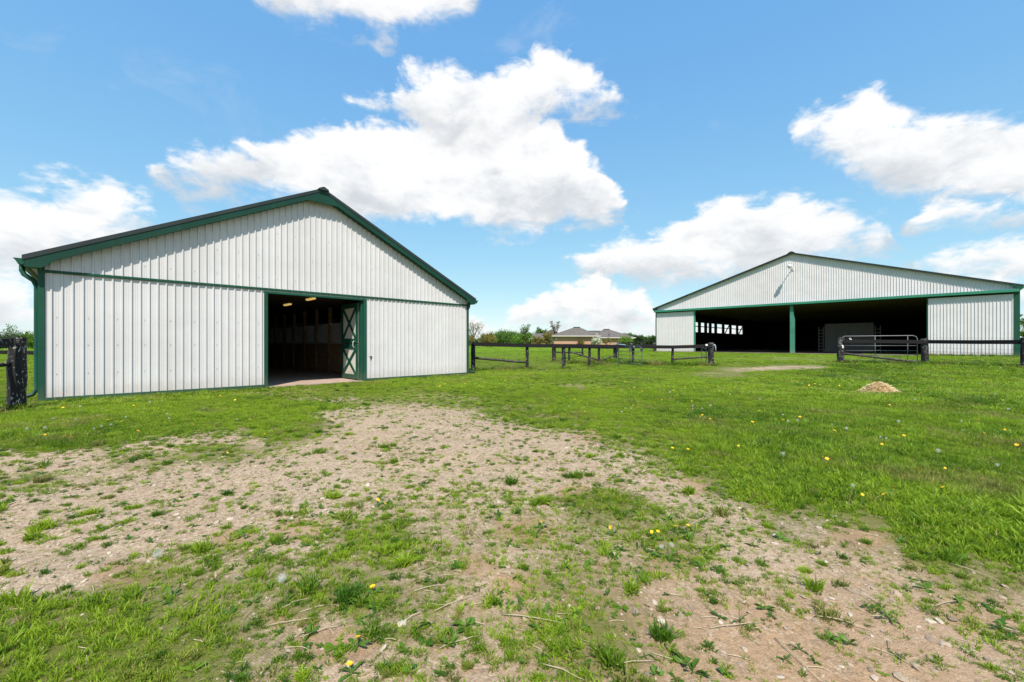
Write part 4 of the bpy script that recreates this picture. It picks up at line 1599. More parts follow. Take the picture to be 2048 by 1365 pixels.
MB().box(-.06, .05, -.03, .0, -.05, .05).build('insulator', M['white_plastic'], f, bevel=.006, loc=at_row(rp['N'], 681) - ro + Vector((.33, -.19, 0)))
MB().tube([(-.05, 0, .03), (.0, -.03, .05), (.05, 0, .02), (.02, -.02, -.03)], .014, 5).build('insulator', M['white_plastic'], f, loc=at_row(rp['N'], 679) - ro + Vector((.30, -.21, 0)))
MB().tube([(0, 0, 0), (.02, -.05, -.05), (.0, -.06, -.14)], .03, 6).build('insulator', M['white_plastic'], f, loc=at_row(rp['N'], 691) - ro + Vector((-.04, -.13, 0)))
nO, nN = rp['O'].copy(), rp['N'].copy()
ga, gb = nN + Vector((.2, .22, 0)), nO + Vector((-.12, .24, 0))
gh = px_h(gb, 671.5)
tube_gate('field_gate', ga, gb, gh, [.16, .40, .62, .86, 1.08], [.46, .88], 'gate_grey', 'grey galvanised tubular gate resting along the rail fence before the arena', 'gate_grey')

# rough unmown grass along the fence lines
def fence_grass():
    segs = [(pts['A'], pts['B'], 30, .16), (pts['B'], pts['C'], 8, .10), (cp_['F'], cp_['I'], 45, .26), (cp_['I'], cp_['J'], 40, .26), (cp_['J'], pts['H'], 40, .26), (pts['H'], pts['L'], 60, .24),
            (pts['L'], pts['G'], 60, .22), (cp_['E'], cp_['F'], 25, .2), (rp['N'], rp['O'], 90, .20), (rp['O'], rp['P'], 90, .22), (pL, pL2, 25, .14), (pts['D'], cp_['I'], 20, .2)]
    for o_, a_, u0, u1, hh in ((BARN_O, BARN_A, .05, 4.0, .10), (BARN_O, BARN_A, 6.9, 10.9, .11), (AR_O, AR_A, .1, 3.8, .12), (AR_O, AR_A, 19.4, 23.2, .20)):
        segs.append((world_of(o_, a_, u0, -.22, 0), world_of(o_, a_, u1, -.22, 0), 42, hh))
    X, Y, H_, Dr = [], [], [], []
    for a, b, per, hh in segs:
        m = int((b - a).length * per)
        t = RNG.uniform(-.02, 1.02, m)
        X.append(a.x + (b.x - a.x) * t + RNG.normal(0, .22, m))
        Y.append(a.y + (b.y - a.y) * t + RNG.normal(0, .25, m))
        H_.append(hh * RNG.uniform(.5, 1.25, m))
        Dr.append(np.clip((fbm(X[-1], Y[-1], 1.3, 3, 77) - .48) * 5, 0, .85) * RNG.uniform(.5, 1, m))
    for p in list(pts.values()) + list(cp_.values()) + list(rp.values()) + [pL]:
        m = 26
        X.append(p.x + RNG.normal(.05, .16, m))
        Y.append(p.y + RNG.normal(-.05, .14, m))
        H_.append(RNG.uniform(.08, .22, m))
        Dr.append(np.where(RNG.random(m) < .5, RNG.uniform(.3, .9, m), 0))
    return [np.concatenate(q) for q in (X, Y, H_, Dr)]


x, y, hh, dd = fence_grass()
ok_ = ~inside_buildings(x, y, .05)
x, y, hh, dd = x[ok_], y[ok_], hh[ok_], dd[ok_]
n = len(x)
scatter('rough_grass', np.stack([x, y, ground(x, y) - .01], 1), None, near_c, 'rough unmown grass growing along the fence lines', 'grass',
        {'pick': RNG.integers(0, 6, n), 'rot': np.stack([RNG.normal(0, .2, n), RNG.normal(0, .2, n), RNG.random(n) * 6.283], 1),
         'scl': np.stack([hh * 1.1, hh * 1.1, hh], 1), 'tint': np.clip(RNG.normal(.25, .25, n), 0, 1), 'dry': np.clip(dd, 0, 1)})

# ------------------------------------------------------------------ straw heap
sp = at_px(1757, 788)
st = empty('straw_heap', sp, 0, 'small heap of pale straw dumped on the lawn', 'straw heap')
sr = .0115 * 22
gm = MB()
nr, na_ = 7, 22
for i in range(nr + 1):
    for j in range(na_):
        t = i / nr
        a = j / na_ * 2 * math.pi
        rr_ = t * (sr * 1.25) * (1 + .15 * math.sin(3 * a + 1) + .1 * math.sin(7 * a))
        hh = .25 * max(0, 1 - t * t) ** 1.6 * (1 + .16 * math.sin(5 * a + 3 * t)) - .012
        gm.v.append((rr_ * 1.15 * math.cos(a), rr_ * .8 * math.sin(a), hh + gz(sp.x + rr_ * math.cos(a), sp.y) - sp.z))
for i in range(nr):
    for j in range(na_):
        gm.f.append((i * na_ + j, i * na_ + (j + 1) % na_, (i + 1) * na_ + (j + 1) % na_, (i + 1) * na_ + j))
gm.build('mound', M['straw'], st, smooth=True)
mb = MB()
for i in range(5200):
    t = random.random() ** .7
    a = random.random() * 2 * math.pi
    rr_ = t * sr * (1.45 if random.random() < .8 else 2.1)
    x, y = rr_ * 1.15 * math.cos(a), rr_ * .8 * math.sin(a)
    hh = max(.008, .255 * max(0, 1 - (t * 1.16) ** 2) ** 1.6) + gz(sp.x + x, sp.y + y) - sp.z
    da, dz_ = random.random() * 6.28, random.uniform(-.25, .5)
    ln_ = random.uniform(.05, .14)
    dv = Vector((math.cos(da), math.sin(da), dz_)) * ln_ / 2
    c = Vector((x, y, hh + .012))
    s = Vector((-math.sin(da), math.cos(da), .3)) * .003
    mb.add([c - dv - s, c + dv - s, c + dv + s, c - dv + s], [(0, 1, 2, 3)])
tag(mb.build('straws', M['straw'], st, fix=False), kind='stuff')

# ------------------------------------------------------------------ house beyond the paddock
HB = 104.0
hz = gz((1150 - CX) / FPX * HB, HB)
ho = Vector(((1150 - CX) / FPX * HB, HB, hz))
house = empty('brick_house', ho, 0, 'brick bungalow with grey hip roofs beyond the paddock', 'house')


def hx(x, Y):
    return (x - CX) / FPX * Y - ho.x


def hzz(y, Y):
    return EYE + (HY - y) / FPX * Y - hz


def hip(x0, x1, Y0, depth, y_eave, y_ridge, rx0, rx1, name_off):
    xa, xb = hx(x0, Y0), hx(x1, Y0)
    ya, yb = Y0 - ho.y, Y0 - ho.y + depth
    ze, zr = hzz(y_eave, Y0), hzz(y_ridge, Y0 + depth / 2)
    ra, rb = hx(rx0, Y0 + depth / 2), hx(rx1, Y0 + depth / 2)
    ym = (ya + yb) / 2
    MB().box(xa + .8, xb - .8, ya + .9, yb - .8, -.3, ze - .01).build('wall', M['brick'], house)
    rf = MB().add([(xa, ya, ze), (xb, ya, ze), (xb, yb, ze), (xa, yb, ze), (ra, ym, zr), (rb, ym, zr)],
                  [(0, 1, 5, 4), (1, 2, 5), (2, 3, 4, 5), (3, 0, 4), (3, 2, 1, 0)]).build('roof', M['shingle'], house)
    MB().box(ra, rb, ym - .2, ym + .2, zr - .05, zr + .16).build('ridge_vent', M['roof_dark'], rf)
    MB().box(xa + .01, xb - .01, ya - .02, ya + .14, ze - .14, ze - .005).build('eave_board', M['eave_white'], house)
    MB().box(xa - .02, xa + .12, ya + .15, yb, ze - .14, ze - .005).build('eave_board', M['eave_white'], house)
    return xa, xb, ya, ze


xa, xb, ya, ze = hip(1102, 1201, HB, 11, 672, 655.5, 1147, 1160, 0)
hip(1190, 1272, HB + 9, 13, 675.5, 659.5, 1207, 1219, 1)
hip(1128, 1215, HB + 13, 9, 668, 663, 1150, 1200, 2)
hip(1058, 1104, HB + 9, 9, 677.5, 667, 1070, 1094, 3)
# dark gable wing on the left
xg0, xg1 = hx(1080, HB + 14), hx(1128, HB + 14)
MB().prism([(xg0, 0), (xg1, 0), (xg1, hzz(672, HB + 14)), ((xg0 + xg1) / 2, hzz(659, HB + 14)), (xg0, hzz(672, HB + 14))], 14, 22).build('gable_wing', M['shingle'], house)
MB().tube([(0, 0, 0), (0, -.2, .2), (.1, -.3, .35)], .05, 6).build('satellite_dish', M['white_plastic'], house, loc=(hx(1112, HB), .2, hzz(681, HB)))
MB().box(-.08, .08, -.08, .08, 0, .7).build('vent_pipe', M['roof_dark'], house, loc=(hx(1219, HB + 10), 10.5, hzz(672, HB + 10)))

# ------------------------------------------------------------------ trees
def tree(name, p, h, cr, leaf, label, cat='tree', group=None, n=1500, base=.25, leafsize=.2, shape='round', seed=0, sparse=0.0, squash=1.0):
    rg = random.Random(seed)
    t = empty(name, p, rg.uniform(0, 6), label, cat, group)
    mb = MB()
    trunk_r = max(.04, h * .022)
    path, rs = [], []
    for i in range(6):
        s = i / 5
        path.append((rg.uniform(-.02, .02) * h * s, rg.uniform(-.02, .02) * h * s, -.2 + s * (h * .85 + .2)))
        rs.append(trunk_r * (1.15 - s))
    mb.tube(path, trunk_r, 7, rs=rs)
    tips = []
    nb = 13
    for i in range(nb):
        z0 = h * rg.uniform(base, .75)
        a = i * 2.4 + rg.uniform(-.4, .4)
        f_ = (z0 / h)
        if shape == 'cone':
            reach = cr * max(.12, 1.05 - f_) * rg.uniform(.7, 1.1)
            zt = z0 + reach * .1
        elif shape == 'up':
            reach = cr * rg.uniform(.5, 1.0)
            zt = min(h, z0 + reach * 2.2)
        else:
            reach = cr * rg.uniform(.55, 1.0) * math.sin(math.pi * min(.95, max(.18, f_ * .95 + .08)))
            zt = min(h * .96, z0 + reach * rg.uniform(.35, .8))
        q = Vector((reach * math.cos(a), reach * math.sin(a), zt))
        p0 = Vector((0, 0, z0 * .85))
        m_ = p0.lerp(q, .5) + Vector((0, 0, reach * .12))
        mb.tube([p0, m_, q], .03, 5, rs=[trunk_r * .45, trunk_r * .3, trunk_r * .08])
        tips += [(m_, .75), (q, 1.0), (p0.lerp(q, .75), .9)]
        if sparse:
            for _ in range(5):
                s0 = p0.lerp(q, rg.uniform(.4, 1))
                q2 = s0 + Vector((rg.uniform(-.5, .5), rg.uniform(-.5, .5), rg.uniform(.3, 1))) * cr * .45
                mb.tube([s0, q2], .015, 4, rs=[trunk_r * .14, trunk_r * .04])
                tips.append((q2, .7))
    mb.build('trunk', M['bark'], t, smooth=True)
    if n:
        vs, fs, lv = [], [], []
        extra = []
        for _ in range(16):
            a, zz = rg.random() * 6.28, rg.uniform(base * .8, 1)
            if shape == 'cone':
                rr_ = cr * max(.05, 1.02 - zz)
            else:
                rr_ = cr * .8 * math.sqrt(max(0, 1 - ((zz - (base + 1) / 2) / ((1 - base) / 2 + .05)) ** 2))
            extra.append((Vector((rr_ * math.cos(a), rr_ * math.sin(a), zz * h * .97)), rg.uniform(.7, 1.1)))
        cl_ = tips + extra
        for i in range(n):
            c, sc_ = cl_[rg.randrange(len(cl_))]
            cs = cr * (.24 if not sparse else .2) * sc_ * (.6 if shape == 'cone' else 1)
            d = Vector((rg.gauss(0, 1), rg.gauss(0, 1), rg.gauss(0, .75) * squash)) * cs * .75
            q = c + d
            if q.z < .1:
                continue
            s = leafsize * rg.uniform(.6, 1.3)
            nrm = Vector((rg.gauss(0, 1), rg.gauss(0, 1), rg.gauss(.6, .8))).normalized()
            t1 = nrm.cross(Vector((rg.gauss(0, 1), rg.gauss(0, 1), rg.gauss(0, 1)))).normalized()
            t2 = nrm.cross(t1)
            o = len(vs)
            vs += [q + t1 * s, q + t2 * s * .55, q - t1 * s, q - t2 * s * .55]
            fs.append((o, o + 1, o + 2, o + 3))
            lv += [rg.random()] * 4
        me_ = bpy.data.meshes.new('crown')
        me_.from_pydata([tuple(v_) for v_ in vs], [], fs)
        a_ = me_.attributes.new('leafvar', 'FLOAT', 'POINT')
        a_.data.foreach_set('value', lv)
        link('crown', me_, M[leaf], t)
    return t


def far_pt(x, Y):
    X = (x - CX) / FPX * Y
    return Vector((X, Y, gz(X, Y) - .05))


def tree_h(x, y_top, Y):
    p = far_pt(x, Y)
    return EYE + (HY - y_top) / FPX * Y - p.z


TR = [
    # x, Y, top row, crown half width px, leaf, kind, shape, label, group
    (948, 92, 650, 24, 'leaf_olive', 'budding_tree', 'up', 'half bare budding tree with grey twigs beside the barn corner', None, 1.0),
    (975, 95, 668, 20, 'leaf_olive', 'shrub', 'round', 'yellowish olive shrub next to the half bare tree', None, 0),
    (930, 88, 668, 22, 'leaf_olive', 'shrub', 'round', 'olive shrub showing just past the barn corner', None, 0),
    (1003, 120, 667, 22, 'leaf_mid', 'hedgerow_tree', 'round', 'bushy green tree in the hedgerow between barn and house', 'hedgerow trees', 0),
    (1020, 122, 665.5, 22, 'leaf_bright', 'hedgerow_tree', 'round', 'bushy green tree in the hedgerow between barn and house', 'hedgerow trees', 0),
    (1036, 118, 667, 20, 'leaf_mid', 'hedgerow_tree', 'round', 'bushy green tree in the hedgerow between barn and house', 'hedgerow trees', 0),
    (990, 126, 666, 20, 'leaf_mid', 'hedgerow_tree', 'round', 'bushy green tree in the hedgerow between barn and house', 'hedgerow trees', 0),
    (1012, 130, 665, 22, 'leaf_dark', 'hedgerow_tree', 'round', 'bushy green tree in the hedgerow between barn and house', 'hedgerow trees', 0),
    (1058, 126, 667, 17, 'leaf_mid', 'hedgerow_tree', 'round', 'bushy green tree in the hedgerow between barn and house', 'hedgerow trees', 0),
    (1049, 96, 653, 13, 'leaf_mid', 'young_tree', 'up', 'slim young tree with upright feathery branches in front of the hedgerow', None, .6),
    (1044, 98, 671, 22, 'leaf_bright', 'shrub', 'round', 'bright yellow green shrub under the slim young tree', None, 0),
    (1083, 140, 655, 14, 'leaf_mid', 'garden_tree', 'round', 'rounded green tree rising behind the house roof', None, 0),
    (1110, 106, 645.5, 11, 'leaf_bronze', 'budding_tree', 'up', 'tall bronze budding tree in front of the house', None, .8),
    (1095, 104, 660, 12, 'leaf_olive', 'shrub', 'round', 'olive shrub in front of the left end of the brick house', None, .4),
    (1076, 103, 676, 14, 'leaf_olive', 'shrub', 'round', 'low brownish olive shrub by the small left roof of the house', None, .3),
    (1162, 104, 680, 7, 'leaf_olive', 'shrub', 'round', 'low green shrub against the brick wall', None, .2),
    (1193, 104, 674, 9, 'leaf_blossom', 'blossom_shrub', 'round', 'white blossoming shrub against the brick wall', None, .0),
    (1214, 105, 678, 9, 'leaf_olive', 'shrub', 'round', 'thin olive sapling bush between the two brick walls', None, .5),
    (1252, 100, 675, 13, 'leaf_bright', 'shrub', 'round', 'bright green shrub at the right end of the brick house', None, 0),
    (1255, 150, 667, 12, 'leaf_mid', 'garden_tree', 'round', 'distant round tree behind the right hip roof', None, 0),
    (1276, 150, 671, 13, 'leaf_dark', 'far_tree', 'round', 'dark tree in the far hedgerow beside the arena', 'far hedgerow trees by the arena', 0),
    (1292, 155, 674, 14, 'leaf_mid', 'far_tree', 'round', 'dark tree in the far hedgerow beside the arena', 'far hedgerow trees by the arena', 0),
    (1308, 150, 673, 12, 'leaf_dark', 'far_tree', 'round', 'dark tree in the far hedgerow beside the arena', 'far hedgerow trees by the arena', 0),
    (1236, 160, 676, 14, 'leaf_dark', 'far_tree', 'round', 'dark tree in the far hedgerow beside the arena', 'far hedgerow trees by the arena', 0),
    (26, 60, 659, 25, 'leaf_mid', 'paddock_tree', 'round', 'spreading green tree behind the flaking fence post', None, .3),
    (66, 62, 666, 24, 'leaf_bright', 'paddock_tree', 'round', 'bright green tree close to the barn side wall', None, 0),
    (-8, 58, 668, 28, 'leaf_dark', 'paddock_tree', 'round', 'dark green tree at the outer end of the paddock tree row', None, 0),
    (44, 70, 674, 24, 'leaf_dark', 'paddock_tree', 'round', 'dark tree filling the gap behind the spreading green tree', None, 0),
    (53, 82, 664, 7, 'leaf_dark', 'spruce', 'cone', 'small dark spruce top above the paddock trees', None, 0),
    (86, 66, 672, 24, 'leaf_mid', 'paddock_tree', 'round', 'green tree half hidden by the barn side wall', None, 0),
    (-60, 62, 660, 30, 'leaf_mid', 'paddock_tree', 'round', 'green tree far along the paddock row', None, 0),
    (2056, 44, 624, 17, 'leaf_mid', 'roadside_tree', 'round', 'leafy green tree just past the arena corner trim', None, 0),
    (2110, 48, 610, 40, 'leaf_bright', 'roadside_tree', 'round', 'big green tree standing off the arena side wall', None, 0),
]
for i, (x, Y, yt, hw, leaf, nm, shp, lab, grp, spr) in enumerate(TR):
    p = far_pt(x, Y)
    h = tree_h(x, yt, Y)
    cr = hw / FPX * Y
    tree(nm, p, h, cr, leaf, lab, 'shrub' if 'shrub' in nm else 'tree', grp, n=int((1100 if spr > .7 else 1300 if spr else 2400)), base=.10 if shp == 'round' else .3,
         leafsize=max(.09, .0016 * Y) * (1.0 if spr < .5 else .62), shape=shp, seed=200 + i, sparse=spr)
# low hedge reading as one mass under the trees
def hedge(name, x0, x1, Y, h, leaf, label, n):
    rg = random.Random(x0)
    vs, fs, lv = [], [], []
    a, b_ = far_pt(x0, Y), far_pt(x1, Y)
    for i in range(n):
        t = rg.random()
        c = a.lerp(b_, t)
        top = h * (.65 + .5 * float(vnoise(t * 26, 3.3, x0))) * (.8 + .3 * float(vnoise(t * 90, 1.3, x0)))
        zz = top * rg.random() ** .6
        q = c - a + Vector((rg.gauss(0, .2), rg.gauss(0, .9), zz))
        s = .0017 * Y * rg.uniform(.6, 1.3)
        nrm = Vector((rg.gauss(0, 1), rg.gauss(0, 1), rg.gauss(.6, .8))).normalized()
        t1 = nrm.cross(Vector((rg.gauss(0, 1), rg.gauss(0, 1), rg.gauss(0, 1)))).normalized()
        t2 = nrm.cross(t1)
        o = len(vs)
        vs += [q + t1 * s, q + t2 * s * .55, q - t1 * s, q - t2 * s * .55]
        fs.append((o, o + 1, o + 2, o + 3))
        lv += [rg.random()] * 4
    me_ = bpy.data.meshes.new(name)
    me_.from_pydata([tuple(v_) for v_ in vs], [], fs)
    a_ = me_.attributes.new('leafvar', 'FLOAT', 'POINT')
    a_.data.foreach_set('value', lv)
    o = link(name, me_, M[leaf], loc=a)
    return tag(o, label, 'hedge', kind='stuff')


hedge('hedgerow', 900, 1075, 128, 2.9, 'leaf_mid', 'dense far hedgerow undergrowth between barn and house', 9000)
hedge('hedgerow', 1225, 1330, 165, 2.6, 'leaf_dark', 'dark far hedgerow between house and arena', 5000)
hedge('hedgerow', -260, 110, 72, 2.2, 'leaf_dark', 'dark hedge under the paddock trees beyond the barn', 9000)
hedge('hedgerow', 1950, 2500, 150, 3.5, 'leaf_mid', 'far hedge beyond the arena side wall', 6000)

# ------------------------------------------------------------------ dandelions, weeds, stones
def flower_mesh():
    mb = MB()
    n = 18
    for ring, (rad, z, ln_) in enumerate(((.55, .10, .5), (.32, .16, .38), (.12, .2, .25))):
        for i in range(n - ring * 4):
            a = i / (n - ring * 4) * 2 * math.pi + ring * .2
            d = Vector((math.cos(a), math.sin(a), 0))
            s = Vector((-math.sin(a), math.cos(a), 0)) * .11
            p0, p1 = d * .08 + Vector((0, 0, .02)), d * (rad + ln_) + Vector((0, 0, z + .06 * (i % 2)))
            mb.add([p0 - s * .5, p0 + s * .5, p1 + s, p1 - s], [(0, 1, 2, 3)])
    mb.tube([(0, 0, -.28), (0, 0, -.05), (0, 0, .06)], .2, 8, rs=[.12, .24, .34])
    return mb.mesh('flower_head')


def clock_mesh():
    b = bmesh.new()
    rg = random.Random(4)
    for i in range(130):
        zz = 1 - 2 * (i + .5) / 130
        rr_ = math.sqrt(max(0, 1 - zz * zz))
        a = i * 2.39996
        d = Vector((rr_ * math.cos(a), rr_ * math.sin(a), zz))
        s = d.cross(Vector((.3, .2, .9))).normalized()
        t_ = d.cross(s)
        c = d * rg.uniform(.86, 1.0)
        for q0 in (0, 1.05, 2.1):
            e = (s * math.cos(q0) + t_ * math.sin(q0)) * .13
            w_ = d.cross(e).normalized() * .009
            b.faces.new([b.verts.new(c - e - w_), b.verts.new(c + e - w_), b.verts.new(c + e + w_), b.verts.new(c - e + w_)])
        w_ = s * .008
        b.faces.new([b.verts.new(d * .1 - w_), b.verts.new(d * .1 + w_), b.verts.new(c + w_), b.verts.new(c - w_)])
    bmesh.ops.create_icosphere(b, subdivisions=1, radius=.2)
    me_ = bpy.data.meshes.new('seed_head')
    b.to_mesh(me_)
    b.free()
    return me_


def leaf_mesh(name, kind):
    """unit long leaf along +x, arching"""
    mb = MB()
    if kind == 'dandelion':
        prof = [(0, .03), (.15, .05), (.28, .11), (.36, .06), (.48, .14), (.56, .08), (.70, .16), (.80, .11), (.92, .09), (1.0, .01)]
    elif kind == 'dock':
        prof = [(0, .03), (.18, .05), (.30, .15), (.45, .21), (.62, .21), (.78, .16), (.92, .07), (1.0, .01)]
    else:
        prof = [(0, .02), (.25, .05), (.38, .17), (.52, .25), (.68, .25), (.84, .16), (.95, .07), (1.0, .01)]
    for x, w in prof:
        z = .42 * x - .40 * x * x
        mb.v += [(x, -w, z + w * .35), (x, 0, z), (x, w, z + w * .35)]
    for i in range(len(prof) - 1):
        a = i * 3
        mb.f += [(a, a + 3, a + 4, a + 1), (a + 1, a + 4, a + 5, a + 2)]
    me_ = mb.mesh(name)
    me_.materials.append(M['weed_leaf'])
    me_.polygons.foreach_set('use_smooth', [True] * len(me_.polygons))
    at_ = me_.attributes.new('leafvar', 'FLOAT', 'POINT')
    at_.data.foreach_set('value', [random.random()] * len(me_.vertices))
    return me_


FL, CK = flower_mesh(), clock_mesh()
FL.materials.append(M['petal_yellow'])
CK.materials.append(M['seed_fluff'])
LEAVES = {k_: [leaf_mesh('leaf', k_) for _ in range(3)] for k_ in ('dandelion', 'dock', 'plantain')}


def add_leaf(parent, kind, length, a, up, rg):
    o = bpy.data.objects.new('leaf', rg.choice(LEAVES[kind]))
    COL.objects.link(o)
    o.parent = parent
    o.rotation_euler = (rg.uniform(-.6, .6), -up, a)
    o.scale = (length, length * rg.uniform(.85, 1.15), length)
    return o


STEMS = {}


def stem_mesh(h, r, lean):
    key = (round(h, 2), round(lean, 1))
    if key not in STEMS:
        me_ = MB().tube([(0, 0, -.01), (lean * h * .3, 0, h * .5), (lean * h, 0, h)], r, 5).mesh('stem')
        me_.materials.append(M['stem_green'])
        STEMS[key] = me_
    return STEMS[key]


def dandelion(x, y, clock=False, lawn=False, lean=None, hh=None, size=None, lab2=None):
    rg = random.Random(int(x * 7 + y * 13))
    # (x,y) is where the head shows; put the foot below it
    h = hh if hh else (rg.uniform(.07, .12) if lawn else rg.uniform(.03, .055)) * (1.5 if clock else 1)
    p = at_px(x, y)
    kx, ky = (x - CX) / FPX, (y - HY) / FPX
    lo = p.y
    for _ in range(5):                       # slide nearer until the raised head projects on (x, y)
        lo = (EYE - (gz(kx * lo, lo) + h)) / ky
    p = Vector((kx * lo, lo, gz(kx * lo, lo)))
    px_m = FPX / lo
    ln_ = lean if lean is not None else rg.uniform(-.25, .25)
    h_ = round(h, 2)
    root = Vector((p.x - ln_ * h_, p.y, p.z))
    if clock:
        lab = 'white dandelion clock standing in the long grass' if lawn else 'one of two white dandelion clocks side by side among the gravel weeds'
        grp = 'dandelion clocks in the long grass' if lawn else 'dandelion clocks among the gravel weeds'
    else:
        lab = 'yellow dandelion in bloom in the long green grass' if lawn else 'yellow dandelion in bloom on the sparse gravel'
        grp = 'dandelions blooming in the lawn' if lawn else 'dandelions blooming on the gravel'
    d = empty('dandelion', root, 0, lab2 or lab, 'dandelion', grp)
    s = bpy.data.objects.new('stem', stem_mesh(h_, .0024, ln_))
    COL.objects.link(s)
    s.parent = d
    hd = bpy.data.objects.new('seed_head' if clock else 'flower_head', CK if clock else FL)
    COL.objects.link(hd)
    hd.parent = d
    hd.location = (ln_ * h_, 0, h_ + (.012 if clock else .003))
    r_ = size if size else (rg.uniform(.015, .024) if clock else rg.uniform(.012, .019) * (1.0 if lo < 5 else 1.2))
    hd.scale = (r_, r_ * (1 if clock else rg.uniform(.75, 1)), r_ * (1 if clock else rg.uniform(.7, 1.3)))
    hd.rotation_euler = (rg.uniform(-.1, .9), rg.uniform(-.5, .5), rg.uniform(0, 6))
    if lo < 8:
        for i in range(rg.randint(5, 8)):
            add_leaf(d, 'dandelion', rg.uniform(.035, .075), i * 2.4 + rg.uniform(-.3, .3), rg.uniform(.05, .5), rg)


GR_Y = [(64, 946), (84, 939), (274, 911), (455, 906), (519, 1095), (529, 869), (665, 840), (756, 1002), (1071, 1061), (1081, 1044), (1221, 1056), (1303, 1064),
        (1316, 1063), (1352, 1054), (1376, 1051), (745, 1174), (716, 1273), (699, 1329), (449, 902), (266, 909), (770, 1008), (1345, 896), (1376, 899)]
LW_Y = [(146, 875), (199, 864), (276, 862), (387, 849), (1225, 839), (1477, 892), (1576, 887), (1559, 949), (1575, 946), (1645, 914), (1654, 918), (1725, 935), (1818, 951),
        (1836, 939), (1788, 975), (1767, 989), (1725, 990), (1735, 832), (1755, 834), (1669, 861), (1779, 810), (1810, 810), (1854, 817), (1954, 840), (1913, 840),
        (1764, 888), (1800, 887), (1853, 875), (2033, 890), (1890, 937), (2030, 920), (1886, 974), (1389, 776), (1576, 764), (1496, 781), (1618, 771), (1662, 771),
        (1679, 772), (1443, 810), (1259, 799), (1640, 770), (1655, 773), (1630, 768), (90, 871), (128, 873), (330, 846), (1150, 800), (1290, 810), (1420, 838), (1375, 818),
        (1530, 822), (1560, 800), (1610, 806), (1355, 790), (1470, 775), (1700, 790), (1890, 795), (1960, 800), (2010, 860), (1330, 830), (1600, 835), (1505, 845), (1700, 845),
        (440, 792), (470, 800), (560, 800), (250, 796), (880, 772), (930, 768), (1010, 762), (1080, 760), (1180, 758), (1250, 764), (1400, 758)]
GR_C = [(1323, 1098), (1343, 1092)]
LW_C = [(54, 860), (90, 857), (1421, 813), (1576, 845), (1595, 843), (1693, 858), (1797, 845), (1761, 876), (1566, 910), (1876, 905), (2016, 820), (1847, 763), (1786, 740),
        (1706, 975), (1960, 768), (1900, 760), (1520, 800), (1460, 790), (1340, 785), (1700, 770), (1990, 790), (1830, 800), (1245, 780), (300, 805), (160, 815)]
for (x, y) in GR_Y:
    dandelion(x, y)
for (x, y) in LW_Y:
    dandelion(x, y, lawn=True)
for (x, y) in GR_C:
    dandelion(x, y, clock=True)
for (x, y) in LW_C:
    dandelion(x, y, clock=True, lawn=True)
dandelion(316, 1112, clock=True, lean=-.35, hh=.22, size=.026, lab2='tallest white dandelion clock, leaning on a long bare stem over the weeds')
dandelion(564, 1161, clock=True, lean=-.15, hh=.12, size=.026, lab2='single white dandelion clock on a short reddish stem by a bare soil patch')

# tiny far flowers no one could pick apart
def fl_pts(n, r0, r1):
    x, y, r = grass_points(r0, r1, n / (.5 * (r1 * r1 - r0 * r0) * 2 * R(50)), R(50))
    c, h = cover(x, y)
    k_ = (c > .85) & ~inside_buildings(x, y, .3) & (fbm(x, y, .5, 3, 81) > .5)
    return x[k_], y[k_], h[k_]


def proto(me_):
    return bpy.data.objects.new(me_.name, me_)


flc = hidden_collection('flower_bits', [proto(FL), proto(CK)])
x, y, h = fl_pts(3000, 6.0, 32)
n = len(x)
pk = (RNG.random(n) < .35).astype(int)
sz = RNG.uniform(.012, .021, n)
scatter('tiny_flowers', np.stack([x, y, ground(x, y) + h * .75], 1), None, flc, 'tiny yellow and white flower specks scattered through the far lawn', 'flowers',
        {'pick': pk, 'rot': np.stack([RNG.normal(.2, .2, n), RNG.normal(0, .2, n), RNG.random(n) * 6.28], 1), 'scl': np.stack([sz, sz, sz], 1)})

# broadleaf weeds
WEED_PX = [(985, 0)]
rgw = random.Random(77)
spots = [(1130, 1135), (1000, 1190), (1090, 1225), (1040, 1215), (1170, 1205), (1215, 1190), (540, 1180), (505, 1205), (600, 1150), (480, 1160), (460, 1230), (350, 1265), (290, 1245),
         (690, 1100), (480, 1075), (420, 1095), (840, 1110), (1160, 1030), (1240, 1040), (1290, 1085), (1375, 1080), (1420, 1105), (1400, 1135), (1230, 1115), (1180, 1130), (1530, 1220),
         (1545, 1235), (1480, 1245), (1415, 1195), (1370, 1330), (1385, 1345), (1310, 1350), (1450, 1350), (1600, 1300), (1630, 1325), (1660, 1280), (1700, 1290), (1570, 1320), (1920, 1210),
         (2010, 1265), (1850, 1110), (1800, 1085), (1930, 1120), (1990, 1060), (1340, 1040), (1270, 1010), (1215, 1000), (1050, 1330), (900, 1290), (930, 1255), (770, 1330), (820, 1345), (620, 1270),
         (150, 1290), (80, 1200), (720, 1245), (870, 1040), (780, 1010), (930, 985), (330, 1060), (250, 1010), (1500, 1060), (1560, 1080), (1640, 1110), (1735, 1215), (1780, 1240)]
kinds = ['dock', 'plantain', 'plantain', 'dandelion']
wl = {'dock': ('broadleaf weed with long pointed green leaves on the worn gravel', 'long-leaved weeds on the gravel'),
      'plantain': ('low weed rosette with rounded green leaves on the worn gravel', 'round-leaved weeds on the gravel'),
      'dandelion': ('flowerless dandelion rosette with jagged green leaves on the worn gravel', 'jagged-leaved rosettes on the gravel')}
for i, (x, y) in enumerate(spots):
    rg = random.Random(500 + i)
    kd = kinds[rg.randrange(4)]
    p = at_px(x, y)
    w_ = empty('weed_rosette', p, rg.uniform(0, 6), wl[kd][0], 'weed', wl[kd][1])
    s = rg.uniform(.025, .065)
    for j in range(rg.randint(5, 9)):
        add_leaf(w_, kd, s * rg.uniform(.4, 1.25), j * 2.4 + rg.uniform(-.7, .7), rg.uniform(-.1, .9), rg)

